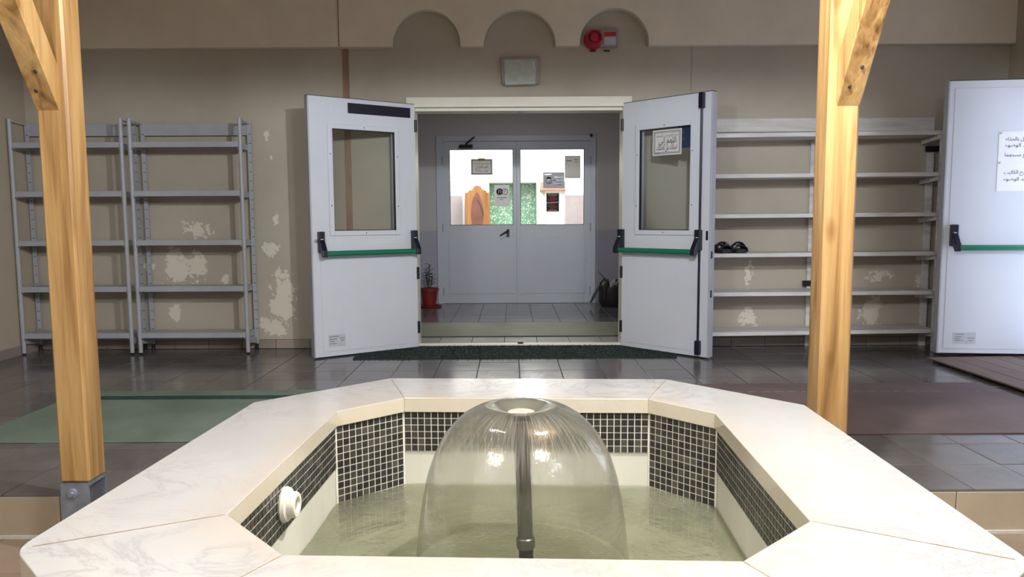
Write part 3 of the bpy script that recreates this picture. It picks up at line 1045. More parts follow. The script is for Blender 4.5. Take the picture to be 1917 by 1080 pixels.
pot = thing('potted_plant', (-1.03, 9.22, 0), 'leafy plant in a red pot left of the inner door', 'plant')
MB().lathe([(0, 0), (.12, 0), (.135, .012), (.135, .02), (.10, .02)], (.02, 0, 0), 24).build('saucer', M['terracotta'], pot, smooth=True)
MB().lathe([(0, .02), (.078, .02), (.105, .2), (.116, .2), (.118, .238), (.106, .238), (.1, .21), (0, .21)], (0, 0, 0), 28).build('pot', M['terracotta'], pot, smooth=True)
MB().lathe([(0, .222), (.104, .216)], (0, 0, 0), 20).build('soil', M['soil'], pot)
st = MB()
fo = MB()
for (dx, dy, hh_) in ((0, 0, .30), (.03, -.01, .18), (-.03, .02, .22)):
    st.tube([(dx * .4, dy, .21), (dx, dy, .21 + hh_ * .6), (dx * 1.2, dy, .21 + hh_)], .006, 7)
    for k in range(13):
        a = k * 2.4 + dx * 40
        z = .23 + hh_ * (.25 + .75 * k / 12)
        leaf_blade(fo, (dx, dy, z), (math.cos(a), math.sin(a) * .9, .45), random.uniform(.06, .085), .036, .25)
st.build('stem', M['leaf_dry'], pot)
fo.build('foliage', M['leaf'], pot)

pot = thing('spiky_plant', (1.23, 9.2, 0), 'drooping spiky plant in a dark pot right of the inner door', 'plant')
MB().lathe([(0, 0), (.12, 0), (.15, .06), (.155, .2), (.148, .25), (.138, .25), (.13, .22), (0, .21)], (0, 0, 0), 28).build('pot', M['pot_dark'], pot, smooth=True)
fo = MB()
for k in range(16):
    a = k * 2.1
    fo.tube([(.05 * math.cos(a), .05 * math.sin(a), .2), (.12 * math.cos(a), .12 * math.sin(a), .34), (.2 * math.cos(a), .18 * math.sin(a), .28), (.23 * math.cos(a), .2 * math.sin(a), .08 + .1 * random.random())], [.009, .010, .008, .003], 6)
fo.tube([(-.02, 0, .2), (-.09, 0, .36), (-.18, -.01, .46)], [.008, .007, .002], 6)
fo.tube([(-.06, -.03, .24), (-.15, -.04, .25), (-.21, -.05, .15), (-.26, -.05, .05)], [.016, .02, .018, .01], 8)
fo.build('foliage', M['leaf_dry'], pot, smooth=True)
MB().tube([(-.02, -.02, .22), (.03, -.03, .30), (.06, -.04, .335)], [.02, .03, .02], 8).build('pale_flower', M['paper_warm'], pot, smooth=True)
MB().lathe([(0, -.012), (.014, -.008), (.016, 0)], (.06, -.06, .33), 12, 'y').build('flower_eye', M['black'], pot)

# ================================================================== outer door leaves


def leaf_local(name, hinge, ang, label):
    return thing(name, (hinge[0], hinge[1], 0), label, 'door', math.radians(ang), kind='structure')


def panic_bar(d, s, u0, u1, v, parent_mat=None):
    """push bar: two brackets and a bar; s=+1/-1 is the side of the front face in local y"""
    for (u, sd) in ((u0, 1), (u1, -1)):
        b = MB()
        y0, y1 = sorted((0, s * .045))
        b.box(u - .024, u + .024, y0, y1, v + .015, v + .175)
        b.prism([(s * .01, v + .10), (s * .05, v + .11), (s * .105, v + .03), (s * .11, v - .02), (s * .085, v - .025), (s * .04, v + .03), (s * .01, v + .04)], u - .02, u + .02, 'x')
        o = b.build('bar_bracket', M['navy'], d, bevel=.006)
        yy0, yy1 = sorted((s * .045, s * .0465))
        MB().box(u - .01, u + .012, yy0, yy1, v + .112, v + .118).build('bracket_mark', M['white'], o)
    MB().prism([(s * (.078 + .017 * math.cos(a)), v + .004 + .021 * math.sin(a)) for a in [2 * math.pi * k / 16 for k in range(16)]], u0 - .01, u1 + .01, 'x').build('push_bar', M['green_bar'], d, smooth=True)


def glazed_leaf(name, hinge, ang, w, s, win, label, h0=.012, h1=2.035, th=.05):
    d = leaf_local(name, hinge, ang, label)
    u0, u1, v0, v1 = win
    f0, f1 = sorted((0, -s * th))
    lf = MB().box(0, u0, f0, f1, h0, h1).box(u1, w, f0, f1, h0, h1).box(u0, u1, f0, f1, v1, h1).box(u0, u1, f0, f1, h0, v0).build('door_leaf', M['white'], d, bevel=.002)
    # glazing bead, proud on both faces
    for side in (s, -s):
        base = 0 if side == s else -s * th
        a, b = sorted((base, base + side * .012))
        m_ = .034
        MB().box(u0 - m_, u0 + .004, a, b, v0 - m_, v1 + m_).box(u1 - .004, u1 + m_, a, b, v0 - m_, v1 + m_).box(u0 + .004, u1 - .004, a, b, v1 - .004, v1 + m_).box(u0 + .004, u1 - .004, a, b, v0 - m_, v0 + .004).build('glazing_bead', M['white'], lf, bevel=.004)
    y = -s * .022
    MB().box(u0, u1, y - .003, y + .003, v0, v1).build('pane', M['glass'], lf)
    g = MB()
    a, b = sorted((0, -s * .02))
    for (p_, q_, r_, t_) in ((u0 + .004, u0 + .010, v0, v1), (u1 - .010, u1 - .004, v0, v1), (u0, u1, v0 + .004, v0 + .010), (u0, u1, v1 - .010, v1 - .004)):
        g.box(p_, q_, a, b, r_, t_)
    g.build('glazing_gasket', M['black'], lf)
    sc_ = MB()
    for (p_, q_) in ((u0 - .016, v0 + .2), (u0 - .016, v1 - .2), (u1 + .016, v0 + .2), (u1 + .016, v1 - .2), ((u0 + u1) / 2, v1 + .016), ((u0 + u1) / 2, v0 - .016)):
        sc_.lathe([(0, s * .0135), (.004, s * .0132), (.005, s * .012)], (p_, 0, q_), 8, 'y')
    tag(sc_.build('bead_screws', M['black'], lf), kind='stuff')
    # pressed border line of the lower panel
    a, b = sorted((0, s * .0035))
    MB().box(.05, w - .06, a, b, .05, .90).build('lower_panel', M['white'], lf, bevel=.003)
    # meeting edge profile
    a, b = sorted((s * .004, -s * (th + .012)))
    MB().box(w, w + .012, a, b, h0, h1).build('edge_strip', M['grey_metal'], lf, bevel=.003)
    MB().box(0, w + .012, f0, f1, h1, h1 + .004).build('top_seal', M['black'], lf)
    MB().box(0, w, f0, f1, h0 - .006, h0).build('bottom_seal', M['black'], lf)
    for z in (.18, .64, 1.86):
        MB().tube([(-.008, s * .004, z - .05), (-.008, s * .004, z + .05)], .012, 10).build('hinge', M['black'], d, smooth=True)
    return d


dL = glazed_leaf('door_1', (-.80, YB - .022), -145.94, .893, +1, (.182, .718, 1.0, 1.80), 'open white exit door with navy strip above its window, left of the doorway')
panic_bar(dL, +1, .03, .832, .825)
MB().box(.040, .580, .0, .006, 1.922, 2.002).build('navy_strip', M['navy'], dL, bevel=.001)
pl = MB().box(.648, .788, 0, .0045, .088, .186).build('data_plate', M['plate'], dL)
scr = MB()
for (a, b, z) in ((.70, .78, .165), (.72, .78, .145), (.74, .78, .128), (.72, .78, .11), (.655, .70, .15), (.66, .69, .13)):
    scr.box(a, b, .0045, .0048, z, z + .006)
tag(scr.build('plate_print', M['ink_grey'], pl), kind='stuff')
MB().tube([(.87, .0, .93), (.87, .02, .93)], .012, 12).build('key_cylinder', M['chrome'], dL, smooth=True)

dR = glazed_leaf('door_2', (.93, YB - .022), -45.19, .815, -1, (.163, .648, .99, 1.805), 'open white exit door with paper notice on its window, right of the doorway')
panic_bar(dR, -1, .0, .735, .825)
rod = MB().tube([(.742, -.016, .12), (.742, -.016, 1.93)], .009, 10).build('bolt_rod', M['navy'], dR, smooth=True)
MB().box(.722, .764, -.035, 0, 1.915, 2.03).build('bolt_guide', M['navy'], rod, bevel=.006)
MB().box(.722, .764, -.035, 0, .03, .14).build('bolt_guide', M['navy'], rod, bevel=.006)
MB().box(.790, .806, -.006, 0, .92, .99).build('latch_plate', M['navy'], dR)
for z in (.78, .48):
    MB().box(.8275, .8295, .01, .03, z, z + .055).build('strike_slot', M['slot'], dR)

# notices on the right-hand pane
nt = thing('prayer_notice', (0, 0, 0), 'white bordered notice with bold script on the right door window', 'notice')
nt.matrix_world = dR.matrix_world
ca, sa = math.cos(math.radians(-45.19)), math.sin(math.radians(-45.19))


def on_dR(u, v, y):
    return (.93 + ca * u - sa * y, YB - .022 + sa * u + ca * y, v)


nt.location = on_dR(.414, 1.688, .0185)
nt.rotation_euler = (0, 0, math.radians(-45.19))
MB().add([(-.135, 0, -.1), (.135, 0, -.1), (.135, 0, .1), (-.135, 0, .1)], [(0, 1, 2, 3)]).build('sheet', M['paper'], nt)
border(nt, .135, .10, .006, M['ink_grey'], inset=.012)
border(nt, .135, .10, .003, M['ink_grey'], inset=.022, name='inner_border')
text_mesh('lettering', 'دعاء الخروج من المسجد', .20, M['ink_olive'], nt, 0, -.002, .045, .026)
text_mesh('lettering', 'اللهم إني', .16, M['ink'], nt, .005, -.002, -.005, .046)
text_mesh('lettering', 'أسألك من فضلك', .19, M['ink'], nt, 0, -.002, -.058, .046)
scribble(nt, 'small_print', M['ink_grey'], [(-.11, -.06, -.082, .006)])
bs = thing('blue_sticker', on_dR(.585, 1.725, .030), 'dark blue sticker behind the glass beside the paper notice', 'sticker', math.radians(-45.19))
MB().box(-.075, .06, -.0008, .0008, -.09, .085).build('sheet', M['blue'], bs)
text_mesh('lettering', 'ro', .04, M['ink_grey'], bs, -.035, -.002, .02, .03, arabic=False)
text_mesh('lettering', 'me', .05, M['ink_grey'], bs, -.04, -.002, -.03, .03, arabic=False)

# ------------------------------------------------------------------ single door at the right
H3, A3 = (4.105, 5.50), 173.8
d3 = leaf_local('door_6', H3, A3, 'plain white exit door with taped paper signs at the right edge')
lf = MB().box(0, .865, -.05, 0, .055, 2.085).build('door_leaf', M['white'], d3, bevel=.003)
MB().box(.865, .878, -.062, .004, .055, 2.085).build('edge_strip', M['grey_metal'], lf, bevel=.003)
MB().box(.05, .83, 0, .003, .09, 2.03).build('face_panel', M['white'], lf, bevel=.002)
MB().box(0, .865, -.05, 0, 2.085, 2.089).build('top_seal', M['black'], lf)
panic_bar(d3, +1, .05, .80, .855)
pl = MB().box(.60, .762, .003, .005, .13, .215).build('data_plate', M['plate'], d3)
scr = MB()
for (a, b, z) in ((.68, .75, .198), (.70, .75, .18), (.71, .75, .165), (.69, .75, .15), (.61, .66, .17), (.62, .65, .15)):
    scr.box(a, b, .005, .0053, z, z + .005)
tag(scr.build('plate_print', M['ink_grey'], pl), kind='stuff')
for z in (.25, 1.05, 1.88):
    MB().tube([(-.006, .006, z - .05), (-.006, .006, z + .05)], .012, 10).build('hinge', M['black'], d3, smooth=True)


def on_d3(u, v, y):
    c_, s_ = math.cos(math.radians(A3)), math.sin(math.radians(A3))
    return (H3[0] + c_ * u - s_ * y, H3[1] + s_ * u + c_ * y, v)


for (lab, v0, v1, rows) in (('upper of two taped paper signs on the right-hand door', 1.492, 1.705, (('الدخول بالحذاء', .045, .2), ('بعد الوضوء', .0, .17), ('(مع مسحهما', -.07, .17))),
                            ('lower of two taped paper signs on the right-hand door', 1.275, 1.488, (('ع خارج الكاليب', .02, .2), ('بعد الوضوء', -.03, .17)))):
    sg = thing('paper_sign', on_d3(.35, (v0 + v1) / 2, .0045), lab, 'sign', math.radians(A3) + math.pi)
    MB().box(-.15, .15, -.0008, .0008, -(v1 - v0) / 2, (v1 - v0) / 2).build('sheet', M['sign_paper'], sg)
    MB().box(-.162, -.142, -.0016, -.0009, -(v1 - v0) / 2, (v1 - v0) / 2).box(-.16, .16, -.0016, -.0009, (v1 - v0) / 2 - .012, (v1 - v0) / 2 + .006).build('tape', M['tapeclear'], sg)
    for (tx, z, wd) in rows:
        text_mesh('lettering', tx, wd, M['ink'], sg, -.115 + wd / 2, -.002, z, .026)

# ================================================================== fixtures on the wall
el = thing('emergency_light', (.08, YB, 2.29), 'grey emergency light box above the doorway', 'light fixture')
MB().prism([(-.155, -.10), (.155, -.10), (.16, .12), (-.165, .12)], -.05, 0, 'y').build('housing', M['grey_plastic'], el, bevel=.012)
MB().add([(-.128, -.085, -.108), (.12, -.085, -.10), (.132, -.055, .10), (-.135, -.055, .10), (-.135, -.03, -.115), (.13, -.03, -.108), (.14, -.03, .108), (-.142, -.03, .108)],
         [(0, 1, 2, 3), (4, 7, 6, 5), (0, 4, 5, 1), (1, 5, 6, 2), (2, 6, 7, 3), (3, 7, 4, 0)]).build('diffuser', M['diffuser'], el, bevel=.008)
MB().box(.10, .112, -.0735, -.055, .02, .075).build('status_window', M['paper'], el)

fa = thing('fire_alarm', (.745, YB, 2.555), 'red round fire alarm sounder with label box inside the right arch', 'alarm')
MB().box(-.02, .135, -.045, 0, -.072, .075).build('back_box', M['grey_plastic'], fa, bevel=.012)
MB().box(.02, .115, -.047, -.045, .015, .048).build('red_label', M['red'], fa)
MB().box(.02, .115, -.0465, -.045, -.055, .008).build('pale_label', M['plate'], fa)
so = MB().lathe([(0, -.09), (.03, -.09), (.034, -.078), (.05, -.075), (.058, -.085), (.066, -.08), (.078, -.03), (.08, 0)], (-.065, 0, -.005), 32, 'y').build('sounder', M['red'], fa, smooth=True)
MB().lathe([(.034, -.079), (.042, -.083), (.052, -.079), (.042, -.074), (.034, -.079)], (-.065, 0, .004), 32, 'y').build('sounder_ring', M['red_dark'], so, smooth=True)
for a_ in (-.095, .02):
    MB().box(a_, a_ + .05, -.012, 0, -.098, -.088).build('mounting_tab', M['black'], fa)

# ================================================================== grey metal racks


def metal_rack(x0, x1, label):
    r = thing('metal_shelf_rack', ((x0 + x1) / 2, 6.0, 0), label, 'shelf rack', group='grey metal racks against the back wall')
    a, b = -(x1 - x0) / 2, (x1 - x0) / 2
    yb = .222
    for x in (a + .016, b - .016):
        up = MB().tube([(x, .016, .015), (x, .016, 1.905)], .0165, 14).build('front_upright', M['grey_metal'], r, smooth=True)
        MB().lathe([(0, 0), (.012, 0), (.014, .015), (0, .016)], (x, .016, 0), 12).build('foot', M['black'], up)
        sg = 1 if x < 0 else -1
        ru = MB().box(x - .016, x + .016, yb, yb + .018, .05, 1.893).build('rear_upright', M['grey_metal'], r, bevel=.002)
        tk = MB()
        for k in range(22):
            tk.box(x - .004, x + .0162, yb - .0008, yb, .18 + k * .077, .184 + k * .077)
        tag(tk.build('slots', M['slot'], ru), kind='stuff')
        MB().bar((x, .016, 1.89), (x, yb, 1.885), .012, .014).build('top_rail', M['grey_metal'], r)
        MB().bar((x, .02, .115), (x, yb, .085), .014, .05).build('bottom_bracket', M['grey_metal'], r, bevel=.003)
        MB().tube([(x, yb + .006, .0), (x, yb + .006, .052)], [.014, .012], 10).build('levelling_foot', M['black'], r, smooth=True)
    for z in (1.696, 1.308, .914, .538, .157):
        sh = MB().box(a + .03, b - .03, .012, yb - .002, z + .004, z + .018).box(a + .03, b - .03, .004, .018, z - .022, z + .022).box(a + .03, b - .03, yb - .012, yb - .002, z - .022, z + .018).build('shelf', M['grey_metal'], r, bevel=.003)
        for x in (a + .036, b - .036):
            MB().box(x - .006, x + .006, .02, yb, z - .03, z + .004).build('end_bracket', M['grey_metal'], sh)
            MB().lathe([(0, -.001), (.005, .0), (.005, .006)], (x, .001, z - .03), 8, 'y').build('bolt', M['chrome'], sh)
    MB().box(a + .03, b - .03, yb + .006, yb + .018, 1.79, 1.887).build('back_panel', M['grey_metal'], r, bevel=.003)
    MB().box(a + .03, b - .03, yb + .002, yb + .014, .085, .12).build('rear_rail', M['grey_metal'], r)
    return r


metal_rack(-4.018, -3.100, 'grey metal shelf rack in the corner behind the left timber post')
metal_rack(-3.062, -2.150, 'grey metal shelf rack nearer the doorway, flaking paint behind it')

# ================================================================== white shoe rack on the right
wr = thing('white_shoe_rack', (2.5, 6.0, 0), 'long worn white six-tier shoe rack on the right', 'shelf rack')
xa, xb = -.93, .925
for (zl, zr) in ((1.735, 1.752), (1.418, 1.426), (1.101, 1.109), (.788, .795), (.474, .481), (.150, .168)):
    bd = MB().add([(xa, -.05, zl - .016), (xb, -.05, zr - .016), (xb, .245, zr - .016), (xa, .245, zl - .016), (xa, -.05, zl + .016), (xb, -.05, zr + .016), (xb, .245, zr + .016), (xa, .245, zl + .016)],
                  [(0, 3, 2, 1), (4, 5, 6, 7), (0, 1, 5, 4), (1, 2, 6, 5), (2, 3, 7, 6), (3, 0, 4, 7)]).build('shelf_board', M['white_wood'], wr, bevel=.003)
    MB().bar((xb - .02, -.04, zr - .03), (xb - .02, .235, zr - .05), .02, .035).build('side_rail', M['white_wood'], bd, bevel=.003)
    MB().bar((.0, .03, (zl + zr) / 2 - .026), (.0, .235, (zl + zr) / 2 - .026), .014, .02).build('middle_rail', M['white_wood'], bd)
MB().box(.955, 1.01, .235, .262, .0, 1.62).build('rear_upright', M['white_wood'], wr, bevel=.004)
MB().box(-.012, .018, .238, .262, .0, 1.72).build('rear_upright', M['white_wood'], wr, bevel=.003)
MB().box(xa - .0, xa + .045, -.045, -.015, .0, 1.90).build('front_upright', M['white_wood'], wr, bevel=.004)
MB().box(xa - .0, xa + .045, .238, .262, .0, 1.90).build('rear_upright', M['white_wood'], wr, bevel=.004)
MB().box(.915, .935, -.03, .0, .0, 1.74).build('front_upright', M['white_wood'], wr, bevel=.003)
MB().box(xa, 1.012, .248, .268, 1.797, 1.907).build('back_board', M['white_wood'], wr, bevel=.004)
MB().box(.93, 1.05, .215, .236, 1.625, 1.672).build('clip', M['navy'], wr, bevel=.005)
MB().box(-.055, .02, .215, .238, .515, .56).build('clip', M['navy'], wr, bevel=.005)


def sandal(x, label, ang, flip):
    s_ = thing('sandal', (x, 6.07, .8075), label, 'sandal', ang, group='pair of sandals on the shoe rack')
    rightside = ((-.128, .026), (-.118, .042), (-.08, .050), (-.01, .046), (.06, .054), (.10, .05), (.128, .028))
    poly = [(wx, ty) for (ty, wx) in rightside] + [(-wx, ty) for (ty, wx) in reversed(rightside)]
    MB().prism(poly, .0, .026, 'z').build('sole', M['sandal'], s_, bevel=.007)
    MB().prism([(a * .93, b * .96) for (a, b) in poly], .026, .031, 'z').build('footbed', M['pot_dark'], s_, bevel=.003)

    def band(name, y0, y1, hgt, lean):
        b_ = MB()
        N = 14
        for k in range(N + 1):
            th = math.pi * k / N
            for (yy, q) in ((y0, 1.0), ((y0 + y1) / 2, 1.03), (y1, .9)):
                b_.v.append((.056 * math.cos(th) * q, yy + lean * math.sin(th), .010 + hgt * q * math.sin(th) ** .7))
        for k in range(N):
            for j in range(2):
                b_.f.append((3 * k + j, 3 * k + j + 1, 3 * k + j + 4, 3 * k + j + 3))
        o = b_.build(name, M['sandal'], s_, smooth=True)
        o.modifiers.new('thick', 'SOLIDIFY').thickness = .008
        return o
    band('heel_strap', -.12, -.075, .052, .0)
    o = band('instep_strap', -.055, .02, .078, .01)
    band('toe_strap', .035, .10, .058, .0)
    MB().box(.018 * flip - .012, .018 * flip + .012, -.062, -.054, .066, .074).build('buckle', M['sandal_l'], o)


sandal(1.715, 'black sandal on the white shoe rack, next to the open door', .06, 1)
sandal(1.848, 'black sandal on the white shoe rack, farther from the open door', -.08, -1)

# ================================================================== things on the floor
mt = thing('door_mat', (0, 6.02, 0), 'dark green bristle mat in front of the doorway', 'mat')
MB().box(-1.25, 1.29, -.28, .275, .0005, .009).build('mat_backing', M['mat_green'], mt, bevel=.002)
bl = MB()
for k in range(9000):
    x, y = random.uniform(-1.25, 1.29), random.uniform(-.285, .28)
    a = random.uniform(0, 6.28)
    hh_ = random.uniform(.006, .012)
    dx, dy = math.cos(a) * .004, math.sin(a) * .004
    bl.add([(x - dx, y - dy, .008), (x + dx, y + dy, .008), (x + random.uniform(-.006, .006), y + random.uniform(-.006, .006), .008 + hh_)], [(0, 1, 2)])
tag(bl.build('bristles', M['mat_green'], mt), kind='stuff')

rg = thing('green_rug', (-1.95, 4.13, 0), 'worn green rug on the hall floor behind the left post', 'rug')
MB().box(-.79, .78, -.55, .55, .001, .007).build('rug_pile', M['rug_green'], rg, bevel=.002)
MB().box(-.70, .70, .31, .40, .007, .0085).build('stripe', M['rug_stripe'], rg)
rg = thing('maroon_rug', (2.13, 4.22, 0), 'faded maroon grey rug on the hall floor behind the right post', 'rug')
MB().box(-.93, .93, -.57, .57, .001, .007).build('rug_pile', M['rug_brown'], rg, bevel=.002)
dm = MB()
for k in range(22):
    dm.box(-.90 + k * .082, -.90 + k * .082 + .05, .33, .336, .007, .0078)
tag(dm.build('dotted_line', M['rug_dot'], rg), kind='stuff')

rp = thing('wooden_ramp', (3.14, 4.75, 0), 'low weathered wooden ramp under the door at the right edge', 'ramp')
for k in range(6):
    x = k * .158
    z0, z1 = .030 + x * .010, .030 + (x + .154) * .010
    MB().add([(x, -1.1, .018), (x + .154, -1.1, .018), (x + .154, .8, .018), (x, .8, .018), (x, -1.1, z0), (x + .154, -1.1, z1), (x + .154, .8, z1), (x, .8, z0)],
             [(0, 3, 2, 1), (4, 5, 6, 7), (0, 1, 5, 4), (1, 2, 6, 5), (2, 3, 7, 6), (3, 0, 4, 7)]).build('plank', M['plank'], rp, bevel=.002)
for y in (-.98, -.3, .3, .72):
    MB().box(.02, .93, y - .03, y + .03, .0, .018).build('bearer', M['pot_dark'], rp)

# ================================================================== FOUNTAIN
FC = (.020, 2.045, 0)
RIM, LIP = .43, .375
FYAW = -.042
ft = thing('fountain', (FC[0], FC[1], -.18), 'octagonal white marble fountain with dark mosaic basin in the foreground', 'fountain', FYAW)
ZO = .18                                  # local z = world z + .18
HO, CO, HI, CI = .989, .4176, .6478, .1972


def octo(h, c):
    return [(-h + c, h), (h - c, h), (h, h - c), (h, -h + c), (h - c, -h), (-h + c, -h), (-h, -h + c), (-h, h - c)]


Oo, Io = octo(HO, CO), octo(HI, CI)
Oo[3], Oo[6] = (HO + .014, -.64), (-HO - .014, -.64)
Oo[4], Oo[5] = (.62, -HO), (-.62, -HO)


def round_corner(p, a, b, r, n=6):
    """points replacing corner p between neighbours a and b"""
    p, a, b = Vector(p), Vector(a), Vector(b)
    u, v = (a - p).normalized(), (b - p).normalized()
    return [tuple((p + u * r) * (1 - t_) ** 2 + p * 2 * t_ * (1 - t_) + (p + v * r) * t_ ** 2) for t_ in [k / n for k in range(n + 1)]]


def slab(idx):
    """idx: consecutive corner numbers; outer edge then inner edge back"""
    out = []
    for k in idx:
        p = Oo[k]
        if k in (3, 6) :
            rc = round_corner(p, Oo[k - 1], Oo[(k + 1) % 8], .045)
            if k == idx[0]:
                rc = rc[len(rc) // 2:]
            elif k == idx[-1]:
                rc = rc[:len(rc) // 2 + 1]
            out += rc
        else:
            out.append(p)
    return out + [Io[k] for k in reversed(idx)]


for idx in ((0, 1), (1, 2, 3), (3, 4), (4, 5), (5, 6), (6, 7, 0)):
    pl = slab(idx)
    cx = sum(p[0] for p in pl) / len(pl)
    cy = sum(p[1] for p in pl) / len(pl)
    b = MB().prism(pl, LIP + ZO, RIM + ZO)
    o = b.build('rim_slab', M['marble'], ft, bevel=.0035, segs=3)
    # object coordinates for the marble are world height: shift the mesh instead of the object
    for v_ in o.data.vertices:
        v_.co.z -= ZO
    o.location = (0, 0, ZO)

for k in (0, 1, 3, 4, 5, 6):
    a_, b_ = Vector(Io[k]), Vector(Oo[k])
    d_ = (b_ - a_).normalized()
    b_ = b_ - d_ * (.03 if k in (3, 6) else .006)
    a_ = a_ + d_ * .004
    MB().bar((a_.x, a_.y, RIM + ZO - .002), (b_.x, b_.y, RIM + ZO - .002), .0032, .005).build('slab_joint', M['joint'], ft)

# basin wall (outer masonry) as a ring, and bottom
BO, BI = octo(.835, .34), octo(HI + .014, CI + .008)
ring = MB()
for z in (-.18, LIP):
    for P in (BO, BI):
        ring.v += [(x, y, z + ZO) for (x, y) in P]
for k in range(8):
    k2 = (k + 1) % 8
    ring.f += [(k, k2, 16 + k2, 16 + k), (8 + k, 24 + k, 24 + k2, 8 + k2), (16 + k, 16 + k2, 24 + k2, 24 + k), (k, 8 + k, 8 + k2, k2)]
ring.build('basin_wall', M['cream'], ft)
MB().prism(BI, -.08 + ZO, -.05 + ZO).build('basin_floor', M['algae'], ft)

# mosaic
MP = .0252


def wall_frame(k):
    a, b = Vector(BI[k]), Vector(BI[(k + 1) % 8])
    return a, (b - a).normalized(), (b - a).length


mm = tile_me('tile', .0222, .0222, .004, M['mosaic_obj'], .0014)
field, tones = MB(), []
for k, rows in ((7, 17), (1, 17), (0, 6), (2, 6), (6, 6), (4, 6), (3, 17), (5, 17)):
    a, u, L = wall_frame(k)
    n = Vector((u.y, -u.x))                     # towards the basin (corners run clockwise)
    if n.dot(-(a + u * L / 2)) < 0:
        n = -n
    cols = int(L / MP)
    off = (L - cols * MP) / 2
    gp = MB()
    H_ = rows * MP
    p0, p1 = a + n * .0, a + u * L
    q0, q1 = p0 + n * .0035, p1 + n * .0035
    gp.add([(p0.x, p0.y, LIP - H_ + ZO), (p1.x, p1.y, LIP - H_ + ZO), (p1.x, p1.y, LIP + ZO), (p0.x, p0.y, LIP + ZO), (q0.x, q0.y, LIP - H_ + ZO), (q1.x, q1.y, LIP - H_ + ZO), (q1.x, q1.y, LIP + ZO), (q0.x, q0.y, LIP + ZO)],
           [(0, 3, 2, 1), (4, 5, 6, 7), (0, 1, 5, 4), (1, 2, 6, 5), (2, 3, 7, 6), (3, 0, 4, 7)])
    panel = gp.build('mosaic_panel', M['mgrout'], ft)
    ex, ey = Vector((u.x, u.y, 0)), Vector((0, 0, 1))
    ez = Vector((n.x, n.y, 0))
    if ex.cross(ey).dot(ez) < 0:
        ex = -ex
    rotm = Matrix((ex, ey, ez)).transposed()
    for c in range(cols):
        for r in range(rows):
            s_ = off + (c + .5) * MP
            if k == 6 and abs((a + u * s_).y + .03) < .05 and r > 1 and False:
                continue
            pos = a + u * s_ + n * .0055
            z = LIP - (r + .5) * MP + ZO
            if k in (7, 1) and r < 13:
                o = share(mm, 'tile', panel, (pos.x, pos.y, z))
                o.rotation_euler = rotm.to_euler()
            else:
                base = len(field.v)
                tn = random.random()
                hw = .0111
                for (sx, sz, d_) in ((-1, -1, -.002), (1, -1, -.002), (1, 1, -.002), (-1, 1, -.002), (-1, -1, 0), (1, -1, 0), (1, 1, 0), (-1, 1, 0)):
                    f_ = hw if d_ < 0 else hw - .0012
                    q = pos + u * (sx * f_) + n * d_
                    field.v.append((q.x, q.y, z + sz * f_))
                field.f += [tuple(base + i for i in f_) for f_ in ((4, 5, 6, 7), (0, 1, 5, 4), (1, 2, 6, 5), (2, 3, 7, 6), (3, 0, 4, 7))]
                tones += [tn] * 5
me = bpy.data.meshes.new('mosaic_tiles')
me.from_pydata(field.v, [], field.f)
at = me.attributes.new('tone', 'FLOAT', 'FACE')
at.data.foreach_set('value', tones)
me.materials.append(M['mosaic_att'])
bm = bmesh.new()
bm.from_mesh(me)
bm.to_mesh(me)
bm.free()
mo = bpy.data.objects.new('mosaic_tiles', me)
COL.objects.link(mo)
mo.parent = ft
tag(mo, kind='stuff')

# inlet nozzle on the left basin wall
WX = BI[6][0] + .009
nz = MB().lathe([(.0, .004), (.047, .004), (.047, .0), (.05, .008), (.046, .018), (.036, .02), (.036, .036), (.032, .042), (.022, .042), (.018, .03), (.0, .028)], (WX - .006, -.07, .302 + ZO), 32, 'x').build('inlet_nozzle', M['white_plastic'], ft, smooth=True)
MB().lathe([(.0, .033), (.018, .034)], (WX - .006, -.07, .302 + ZO), 20, 'x').build('nozzle_eye', M['grey_plastic'], nz)

# spout pipe (leans a little)
px0, pz0, px1, pz1 = .022, -.05, .004, .545
pp = lambda z: (px0 + (px1 - px0) * (z - pz0) / (pz1 - pz0), -.005, z + ZO)
MB().tube([pp(.165), pp(.535)], .0215, 24).build('spout_pipe', M['pipe'], ft, smooth=True)
MB().tube([pp(-.05), pp(.165)], .0205, 24).build('lower_pipe', M['pot_dark'], ft, smooth=True)
MB().tube([pp(.155), pp(.158), pp(.163), pp(.182), pp(.187), pp(.19)], [.022, .026, .027, .027, .026, .022], 24).build('pipe_collar', M['pipe'], ft, smooth=True)
c_ = pp(.545)
MB().lathe([(0, .0), (.024, .0), (.0375, .004), (.039, .008), (.0375, .011), (.03, .012), (0, .0125)], (c_[0], c_[1], .541 + ZO), 36).build('spout_cap', M['capm'], ft, smooth=True)

# pool water
wt = thing('pool_water', (FC[0], FC[1], 0), 'murky greenish water filling the fountain basin', 'water', FYAW)
P = [(x, y) for (x, y) in octo(HI + .010, CI + .006)]
g = MB()
N = 70
R = HI + .010
grid = {}
for i in range(N + 1):
    for j in range(N + 1):
        x, y = -R + 2 * R * i / N, -R + 2 * R * j / N
        if abs(x) + abs(y) > 2 * R - CI + .004:
            s_ = (2 * R - CI + .004) / (abs(x) + abs(y))
            x, y = x * s_, y * s_
        d_ = math.hypot(x, y)
        z = .098 + .004 * mnoise.noise(Vector((x * 9, y * 9, 0))) + .0035 * math.sin(d_ * 60) * math.exp(-abs(d_ - .3) * 7)
        grid[i, j] = len(g.v)
        g.v.append((x, y, z))
for i in range(N):
    for j in range(N):
        g.f.append((grid[i, j], grid[i + 1, j], grid[i + 1, j + 1], grid[i, j + 1]))
o = g.build('water_surface', M['pool'], wt, smooth=True)

